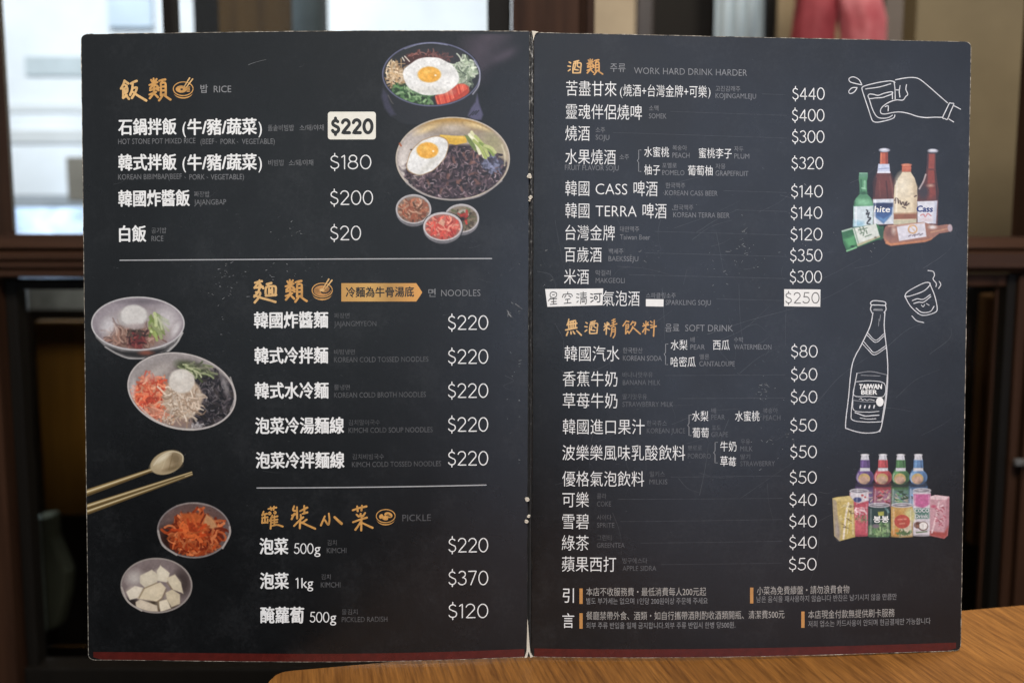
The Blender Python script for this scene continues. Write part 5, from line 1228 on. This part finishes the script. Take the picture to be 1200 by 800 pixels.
c.ell(450, 160, 44, 12, (240, 228, 200), -0.6, soft=7, a=0.8); c.ell(500, 215, 40, 10, (96, 80, 52), -0.3, soft=8, a=0.6); c.line([(470, 150), (445, 215)], 3, (214, 198, 164), 0.5); c.line([(500, 140), (480, 222)], 3, (116, 98, 66), 0.5)
c.line([(400, 200), (440, 150), (500, 128), (548, 145), (552, 180)], 2.2, (232, 220, 192), 0.8)
c.build('cutlery_picture', 'picture of a brass spoon and a pair of chopsticks', 0.85)

# G: kimchi bowl and radish bowl
c = Canvas(183, 587, 271.5, 654, TF_)
t = fbm(c.X, c.Y, 60, 5)[..., None]
c.ell(610, 537, 188, 142, np.array([96, 78, 76])+t*30); im = c.emask(610, 537, 182, 137)
c.ell(620, 470, 110, 54, (112, 76, 66), soft=40, a=0.8, mask=im); c.ell(545, 585, 130, 80, (52, 28, 22), soft=26, mask=im)
c.ell(620, 560, 140, 106, (140, 52, 22), soft=8, wob=0.14, mask=im)
c.strands(330, 620, 560, 130, 98, [(186, 78, 34), (150, 52, 22), (206, 104, 56), (118, 40, 18), (222, 128, 78)], 6, 52, im, curl=2)
c.poly([(545, 450), (610, 448), (668, 462), (640, 500), (560, 500)], (198, 96, 46), soft=6, mask=im); c.poly([(672, 452), (705, 470), (735, 520), (700, 530), (660, 500)], (206, 150, 104), soft=6, mask=im); c.line([(670, 455), (640, 520), (632, 620)], 4, (104, 34, 16), 0.8); c.strands(60, 600, 540, 70, 40, [(214, 104, 52), (190, 70, 30)], 7, 50, im)
c.ring(610, 537, 188, 142, 3.4, (150, 140, 138)); c.line([(424, 540), (448, 615), (520, 665)], 4.5, (190, 182, 176), 0.9); c.line([(796, 520), (796, 560), (760, 630)], 4.5, (196, 186, 180), 0.9); c.line([(520, 410), (600, 396), (690, 410)], 3, (168, 150, 140), 0.6)
c.grain(0.2, 12); c.build('food_picture', 'picture of a steel bowl of orange kimchi', 0.72)
TG = (90, 630, 5.0)
c = Canvas(140, 652.5, 226.5, 719.5, TG)
t = fbm(c.X, c.Y, 60, 5)[..., None]
c.ell(467, 278, 206, 158, np.array([112, 98, 96])+t*26); im = c.emask(467, 278, 200, 153)
c.ell(340, 235, 46, 40, (196, 188, 180), soft=26, a=0.8, mask=im); c.ell(620, 260, 50, 80, (52, 42, 40), soft=26, a=0.8, mask=im); c.ell(320, 380, 40, 30, (40, 34, 32), soft=14, mask=im); c.ell(470, 400, 130, 40, (70, 58, 48), soft=16, mask=im)
def cube(pts, top, mid=None):
    c.poly(pts, top, soft=4, mask=im)
    P = np.array(pts, float); q = P.mean(0); c.ell(q[0]-8, q[1]-8, 30, 22, np.minimum(np.array(top)+16, 255), soft=16, a=0.6, mask=im)
cube([(470, 190), (490, 160), (545, 205), (530, 260), (470, 250)], (214, 202, 180)); cube([(372, 220), (440, 185), (478, 215), (470, 270), (400, 292), (370, 262)], (206, 194, 172))
cube([(525, 235), (575, 212), (610, 260), (625, 325), (560, 300)], (204, 190, 164)); cube([(290, 315), (340, 280), (390, 290), (360, 350), (310, 362)], (218, 206, 186)); cube([(355, 355), (390, 295), (490, 258), (522, 290), (500, 350), (470, 372)], (212, 196, 168))
cube([(345, 375), (370, 358), (470, 395), (478, 432), (400, 430), (348, 410)], (204, 188, 166)); cube([(480, 372), (530, 358), (552, 412), (490, 434)], (216, 202, 178)); cube([(520, 320), (560, 300), (605, 330), (605, 385), (555, 405), (530, 362)], (198, 182, 154))
for q in ([(470, 372), (500, 350), (525, 300)], [(400, 292), (470, 262)], [(480, 372), (478, 430)], [(530, 260), (560, 300)], [(365, 350), (395, 295)]): c.line(q, 3.5, (132, 112, 86), 0.7, mask=im)
c.ring(467, 278, 206, 158, 4, (150, 140, 134)); c.line([(264, 290), (300, 372), (380, 425)], 4.5, (180, 170, 160), 0.8)
c.grain(0.12, 14); c.build('food_picture', 'picture of a steel bowl of white radish cubes', 1.0)

# H: bottles of beer, rice wine and spirits
TH_ = (970, 160, 5.714)
c = Canvas(985, 172, 1118, 296, TH_, 2.0)
def shade(pts, col, hl=None):
    c.poly(pts, col); P = np.array(pts); x0, x1 = P[:, 0].min(), P[:, 0].max()
# beer with white foil
shade([(352, 104), (400, 104), (405, 190), (420, 250), (440, 340), (443, 430), (440, 590), (305, 590), (300, 430), (306, 340), (325, 250), (345, 190)], (96, 50, 44))
c.poly([(352, 108), (400, 108), (400, 185), (350, 185)], (196, 90, 58)); c.poly([(384, 108), (400, 108), (400, 185), (386, 185)], (150, 60, 40), soft=4)
c.ell(375, 320, 56, 70, (120, 56, 46), soft=26, a=0.8); c.line([(322, 280), (312, 340), (308, 400)], 6, (60, 32, 30), 0.8); c.line([(415, 270), (430, 340), (434, 400)], 5, (136, 84, 74), 0.7); c.line([(345, 300), (350, 400)], 4, (140, 80, 66), 0.5)
c.poly([(338, 184), (410, 184), (416, 245), (330, 245)], (196, 206, 232)); c.line([(338, 218), (410, 212)], 3, (146, 158, 196)); c.line([(334, 240), (414, 240)], 4, (230, 234, 246)); c.ell(378, 92, 34, 13, (176, 178, 196)); c.ell(374, 88, 20, 6, (226, 228, 238), soft=4)
c.poly([(302, 420), (440, 416), (440, 585), (305, 590)], (206, 214, 226)); c.poly([(306, 450), (372, 444), (434, 452), (428, 520), (372, 582), (318, 540)], (58, 92, 150), soft=6); c.poly([(318, 532), (372, 578), (420, 526), (372, 548)], (92, 140, 196), soft=8)
c.poly([(306, 446), (436, 444), (432, 470), (308, 500)], (44, 56, 96), soft=5)
# green standing bottle
shade([(212, 243), (264, 243), (266, 275), (260, 300), (262, 385), (288, 412), (304, 455), (300, 602), (172, 602), (172, 468), (186, 416), (214, 385), (212, 320), (207, 285)], (84, 148, 104))
c.poly([(210, 243), (266, 243), (266, 270), (208, 272)], (92, 150, 118)); c.line([(222, 290), (224, 380)], 6, (52, 108, 72), 0.8); c.line([(246, 300), (246, 340)], 7, (140, 200, 160), 0.8); c.line([(228, 345), (250, 350)], 5, (170, 222, 186), 0.7); c.ell(240, 378, 24, 10, (46, 96, 66), soft=6)
c.ell(240, 440, 46, 22, (130, 196, 150), soft=12, a=0.9); c.line([(182, 440), (178, 468)], 4, (50, 104, 70), 0.7); c.line([(214, 246), (262, 246)], 3, (150, 196, 170), 0.8)
c.poly([(172, 468), (303, 464), (300, 602), (172, 602)], (204, 220, 228)); c.poly([(176, 560), (240, 570), (240, 602), (174, 602)], (150, 196, 220), soft=12); c.line([(258, 492), (266, 500), (258, 520), (272, 516)], 4, (30, 32, 38)); c.line([(276, 510), (268, 540), (286, 545), (272, 562)], 4, (30, 32, 38)); c.line([(284, 552), (262, 580), (282, 588)], 4, (30, 32, 38))
# cream bottle with orange cap
shade([(500, 236), (552, 236), (580, 280), (596, 340), (598, 400), (590, 590), (440, 590), (441, 400), (446, 330), (470, 280)], (222, 206, 174))
c.ell(500, 330, 36, 60, (238, 228, 204), soft=30, a=0.8); c.poly([(572, 280), (597, 340), (598, 400), (590, 588), (566, 588), (574, 400)], (190, 168, 136), soft=10, a=0.8); c.poly([(441, 520), (593, 516), (592, 550), (441, 554)], (150, 92, 66)); c.line([(441, 516), (593, 512)], 3, (176, 128, 92)); c.poly([(441, 560), (592, 556), (590, 590), (440, 590)], (196, 190, 160), soft=4)
c.poly([(496, 190), (556, 190), (556, 236), (496, 236)], (198, 98, 66)); c.ell(526, 190, 30, 8, (222, 132, 96)); c.line([(500, 212), (554, 212)], 4, (216, 120, 84), 0.7)
for q in ([(448, 428), (455, 412), (468, 420), (472, 446)], [(454, 420), (452, 446)], [(482, 430), (490, 455), (498, 440)], [(505, 440), (512, 462), (520, 442)], [(528, 436), (522, 462), (542, 448)], [(580, 402), (592, 396)], [(500, 470), (520, 480)]): c.line(q, 3.6, (62, 40, 34))
# brown bottle, right
shade([(672, 108), (722, 108), (722, 220), (735, 320), (738, 430), (735, 600), (596, 600), (598, 430), (608, 370), (632, 310), (655, 250), (664, 180)], (92, 48, 42))
c.poly([(672, 112), (716, 112), (712, 216), (668, 216)], (150, 66, 52)); c.poly([(670, 224), (718, 224), (716, 310), (668, 320)], (150, 62, 48), soft=6); c.poly([(664, 118), (676, 118), (672, 215), (662, 215)], (66, 40, 44), soft=4); c.ell(690, 370, 40, 46, (140, 58, 44), soft=18); c.ell(640, 370, 34, 46, (58, 46, 50), soft=14); c.line([(655, 255), (640, 300), (612, 350)], 5, (190, 176, 176), 0.9); c.ell(686, 328, 18, 8, (206, 170, 150), soft=8, a=0.9); c.line([(726, 330), (732, 420)], 5, (60, 30, 30), 0.7)
c.ell(703, 97, 33, 13, (166, 168, 182)); c.ell(700, 92, 20, 6, (220, 222, 230), soft=4); c.line([(672, 112), (722, 112)], 4, (60, 46, 50))
c.poly([(598, 434), (732, 430), (722, 582), (600, 585)], (216, 218, 230)); c.line([(620, 528), (640, 520), (652, 538), (668, 516), (690, 530)], 3.5, (206, 120, 120)); c.ell(660, 556, 40, 14, (214, 190, 194), soft=8, a=0.7); c.poly([(716, 432), (733, 431), (724, 582), (706, 584)], (180, 186, 208), soft=8, a=0.8)
# green bottle lying down
shade([(92, 634), (165, 612), (325, 584), (352, 604), (372, 600), (372, 680), (345, 690), (330, 692), (128, 768), (104, 712)], (48, 112, 66))
c.poly([(108, 690), (180, 660), (190, 720), (140, 742)], (84, 164, 100), soft=10); c.line([(98, 634), (160, 616)], 5, (190, 214, 196), 0.9); c.line([(128, 766), (190, 742)], 5, (150, 220, 160), 0.8); c.ell(165, 735, 12, 6, (24, 60, 34)); c.ell(355, 645, 16, 42, (40, 84, 62), soft=6)
c.poly([(165, 614), (322, 584), (348, 672), (200, 734)], (214, 220, 212)); c.line([(176, 612), (208, 728)], 4, (140, 166, 146)); c.poly([(196, 720), (345, 664), (348, 674), (200, 736)], (176, 170, 130), soft=4)
for q in ([(214, 610), (224, 640)], [(206, 626), (232, 620)], [(234, 604), (246, 634)], [(240, 620), (262, 612)], [(216, 650), (240, 642), (236, 662)], [(256, 628), (262, 650)], [(250, 670), (290, 656)]): c.line(q, 3, (84, 112, 84))
c.ell(318, 676, 8, 6, (120, 108, 90))
# amber bottle lying down
shade([(372, 640), (384, 604), (402, 592), (460, 590), (640, 572), (690, 590), (740, 596), (796, 588), (826, 592), (833, 628), (800, 640), (746, 648), (692, 690), (650, 704), (420, 730), (386, 716), (370, 676)], (158, 104, 84))
c.poly([(384, 690), (420, 716), (650, 694), (700, 678), (690, 690), (650, 704), (420, 730), (388, 716)], (206, 128, 78), soft=6); c.ell(415, 640, 30, 40, (128, 84, 74), soft=14); c.ell(440, 630, 14, 24, (214, 190, 176), soft=10, a=0.8); c.ell(700, 606, 24, 12, (226, 224, 226), soft=8, a=0.9); c.line([(690, 640), (745, 630), (795, 618)], 5, (206, 150, 112), 0.7); c.ell(818, 612, 16, 24, (178, 158, 166), -0.1)
c.poly([(460, 604), (648, 574), (660, 670), (476, 700)], (214, 212, 224)); c.ring(567, 621, 28, 26, 5, (206, 160, 110)); c.line([(548, 596), (586, 640)], 4, (210, 170, 124), 0.6)
for q in ([(540, 668), (556, 660)], [(566, 664), (584, 656), (580, 668)], [(594, 658), (612, 650)], [(616, 660), (634, 650)]): c.line(q, 3, (110, 96, 110))
c.line([(190, 470), (188, 596)], 4, (246, 248, 250), 0.5, sm=False); c.line([(318, 424), (316, 586)], 4, (250, 250, 252), 0.4, sm=False); c.line([(462, 300), (456, 500)], 6, (250, 244, 230), 0.5); c.line([(405, 600), (640, 580)], 4, (232, 196, 176), 0.5, sm=False); c.line([(390, 300), (400, 410)], 5, (60, 28, 26), 0.6); c.line([(716, 230), (728, 330), (732, 420)], 5, (52, 26, 24), 0.6); c.line([(356, 112), (354, 182)], 4, (236, 140, 100), 0.7, sm=False)
g_ = c.rgb.mean(2, keepdims=True); c.rgb = c.rgb*0.86+g_*0.14
c.grain(0.2, 16); c.build('bottle_picture', 'picture of six bottles of beer and spirits', 0.92)
p = Part('bottle_label', 1)
text(p, 'hite', 1024.8, 1043.0, 245.0, 7.0, 'white_ink', 0.02, 0.00007, shear=0.12)
text(p, 'Cass', 1074.5, 1093.0, 244.6, 6.8, 'navy_ink', 0.05, 0.00007, shear=0.12); p.build()

# I: soft drinks
TI = (970, 520, 6.667)
c = Canvas(974.5, 530.5, 1113.5, 634.5, TI, 2.1)
for cx, cc, c2 in ((287, (96, 66, 132), (120, 108, 140)), (427, (206, 66, 70), (150, 92, 128)), (566, (74, 128, 70), (108, 140, 150)), (704, (84, 130, 190), (150, 176, 206))):
    col = np.array(cc, float)
    c.poly([(cx-70, 330), (cx-72, 380), (cx-74, 500), (cx+72, 500), (cx+74, 380), (cx+70, 330)], col*0.85, soft=10)
    c.poly([(cx-60, 360), (cx+60, 360), (cx+66, 500), (cx-66, 500)], np.array(c2, float), soft=14, a=0.8)
    c.strands(50, cx, 420, 58, 60, [tuple(np.minimum(col*1.3, 255)), tuple(c2), tuple(col*0.6), (190, 170, 150)], 5, 34, None, ang=0.1)
    c.ell(cx+1, 258, 70, 62, col); c.ell(cx-30, 235, 18, 30, np.minimum(col*1.5, 255), soft=14, a=0.7); c.ell(cx+50, 270, 12, 36, col*0.6, soft=10, a=0.7)
    c.ell(cx-3, 312, 56, 16, col*0.75, soft=8, a=0.7)
    c.ell(cx-5, 270, 46, 42, (206, 168, 92)); c.ell(cx-5, 280, 38, 30, (206, 160, 132), soft=6)       # plain round badge
    c.poly([(cx-36, 186), (cx+38, 186), (cx+40, 210), (cx-38, 212)], (206, 206, 214)); c.poly([(cx-34, 122), (cx+36, 122), (cx+40, 184), (cx-36, 184)], col*1.02); c.line([(cx+22, 130), (cx+26, 180)], 6, col*0.7, 0.7); c.line([(cx-16, 130), (cx-18, 178)], 5, np.minimum(col*1.5, 255), 0.5)
    c.poly([(cx-26, 86), (cx+28, 86), (cx+33, 124), (cx-31, 124)], (206, 206, 216), soft=4); c.ell(cx+1, 84, 27, 7, (232, 232, 238)); c.line([(cx+14, 92), (cx+18, 122)], 5, (160, 162, 176), 0.6)
def can(x0, x1, y0, y1, col):
    xm = (x0+x1)/2; rx = (x1-x0)/2
    c.poly([(x0, y0+8), (x1, y0+8), (x1, y1-12), (x1-6, y1), (x0+6, y1), (x0, y1-12)], col); c.ell(xm, y1-2, rx-4, 8, np.array(col)*0.8)
def can_end(x0, x1, y0):
    xm = (x0+x1)/2; rx = (x1-x0)/2; c.ell(xm, y0+4, rx-2, 17, (166, 160, 170)); c.ell(xm, y0+7, rx-14, 11, (120, 114, 126)); c.ell(xm-6, y0+4, rx*0.4, 5, (206, 202, 210), soft=4); c.ring(xm, y0+4, rx-3, 17, 2.5, (206, 204, 212))
can(172, 316, 372, 716, (206, 66, 84)); c.poly([(172, 378), (316, 378), (318, 440), (240, 462), (172, 430)], (212, 204, 212), soft=6); c.ell(230, 434, 32, 20, (56, 66, 130)); c.ell(268, 400, 10, 8, (200, 70, 70)); c.ell(290, 414, 8, 7, (200, 70, 70)); c.strands(24, 250, 520, 50, 30, [(226, 150, 160), (240, 200, 206)], 5, 30); c.strands(30, 255, 590, 50, 22, [(120, 130, 80), (230, 110, 110)], 5, 26); c.ell(240, 650, 40, 30, (226, 90, 100), soft=14, a=0.7); can_end(172, 316, 362)
can(664, 802, 368, 714, (206, 196, 206)); c.poly([(668, 390), (800, 390), (796, 470), (740, 500), (676, 480)], (206, 88, 150), soft=6); c.poly([(672, 500), (796, 500), (792, 582), (676, 582)], (86, 132, 118), soft=6); c.ell(700, 632, 30, 26, (110, 62, 48)); c.ell(742, 640, 40, 36, (96, 60, 48)); c.ell(744, 638, 33, 30, (232, 226, 222)); c.line([(690, 690), (770, 682)], 5, (96, 120, 80)); can_end(664, 802, 358)
c.ell(700, 640, 14, 10, (150, 92, 70), soft=4)
can(312, 482, 478, 722, (38, 66, 62)); c.poly([(316, 640), (480, 610), (480, 712), (470, 722), (326, 722), (316, 712)], (96, 140, 84), soft=10); c.strands(110, 400, 670, 74, 40, [(130, 170, 104), (84, 128, 74), (150, 190, 120), (70, 96, 64)], 7, 30); c.ell(372, 640, 26, 16, (120, 104, 118), soft=6); c.poly([(388, 528), (436, 524), (436, 558), (392, 560)], (176, 178, 60)); c.line([(448, 500), (472, 530)], 8, (90, 150, 150), 0.7); can_end(318, 480, 472)
can(492, 660, 478, 722, (210, 160, 74)); c.ell(640, 560, 40, 60, (206, 196, 120), soft=12); c.ell(540, 545, 40, 30, (214, 150, 60), soft=8); c.poly([(560, 640), (656, 600), (656, 712), (560, 722)], (206, 190, 160), soft=12); c.ell(578, 604, 62, 54, (206, 70, 52)); c.line([(548, 588), (610, 584)], 6, (228, 130, 104), 0.8); c.line([(560, 622), (596, 618)], 6, (228, 140, 110), 0.8); c.ell(530, 690, 36, 28, (222, 140, 48), soft=6); c.strands(16, 600, 695, 50, 14, [(76, 110, 60), (96, 130, 70)], 6, 30); can_end(496, 660, 472)
c.poly([(38, 424), (66, 414), (168, 404), (200, 440), (212, 724), (92, 756), (52, 716)], (206, 176, 82)); c.poly([(38, 424), (68, 440), (94, 756), (52, 716)], (176, 156, 120), soft=5); c.poly([(38, 424), (168, 404), (200, 440), (70, 446)], (222, 196, 110)); c.ell(84, 660, 22, 70, (150, 140, 150), soft=14, a=0.6); c.ell(150, 600, 50, 90, (214, 186, 70), soft=26, a=0.7)
c.line([(160, 460), (140, 560), (122, 736)], 8, (236, 222, 196), sm=True); c.line([(176, 470), (150, 700)], 3, (240, 232, 214), 0.7, sm=False); c.strands(26, 140, 560, 50, 110, [(120, 96, 50), (236, 216, 150)], 4, 24, None, ang=0)
c.poly([(800, 408), (840, 398), (948, 410), (946, 600), (936, 712), (908, 736), (796, 712), (796, 440)], (206, 146, 158)); c.poly([(800, 408), (840, 398), (948, 410), (930, 436), (802, 430)], (226, 190, 198)); c.poly([(926, 436), (948, 412), (944, 640), (934, 712), (908, 734)], (190, 120, 134), soft=5); c.poly([(798, 680), (910, 690), (940, 640), (934, 712), (908, 736), (796, 712)], (186, 68, 62), soft=8)
c.line([(868, 450), (846, 560), (812, 690)], 7, (230, 190, 196)); c.strands(20, 870, 560, 40, 90, [(190, 80, 100), (232, 200, 206)], 4, 22, None, ang=0); c.ell(826, 486, 20, 12, (206, 80, 110), soft=5)
for x0, y0, x1, y1, w_ in ((190, 470, 196, 700, 7), (300, 470, 300, 690, 5), (334, 510, 334, 700, 7), (466, 510, 466, 690, 5), (512, 510, 512, 700, 7), (644, 510, 644, 690, 5), (680, 400, 680, 700, 6), (788, 400, 788, 690, 5)):
    c.line([(x0, y0), (x1, y1)], w_, (240, 240, 244), 0.28, sm=False)
for cx in (287, 427, 566, 704):
    c.line([(cx-50, 230), (cx-58, 262), (cx-50, 292)], 4, (244, 244, 248), 0.5); c.line([(cx-58, 350), (cx-62, 470)], 5, (240, 240, 246), 0.35, sm=False)
    c.poly([(cx-44, 312), (cx+46, 312), (cx+58, 336), (cx-58, 336)], (40, 36, 46), soft=9, a=0.45)
    c.ell(cx+30, 300, 26, 10, (30, 28, 36), soft=8, a=0.4)
g_ = c.rgb.mean(2, keepdims=True); c.rgb = c.rgb*0.72+g_*0.28
c.grain(0.26, 14); c.build('drink_picture', 'picture of soft drink bottles, cans and cartons', 0.9)
p = Part('can_label', 1)
text(p, '봉봉', 1023.6, 1041.4, 608.2, 7.6, 'white_ink', 0.03, 0.00007)
text(p, 'COCO', 1071.8, 1088.6, 597.8, 4.2, 'chalk_ink', 0.02, 0.00007); text(p, 'Drink', 1072.4, 1087.4, 604.4, 4.2, 'chalk_ink', 0.02, 0.00007); p.build()
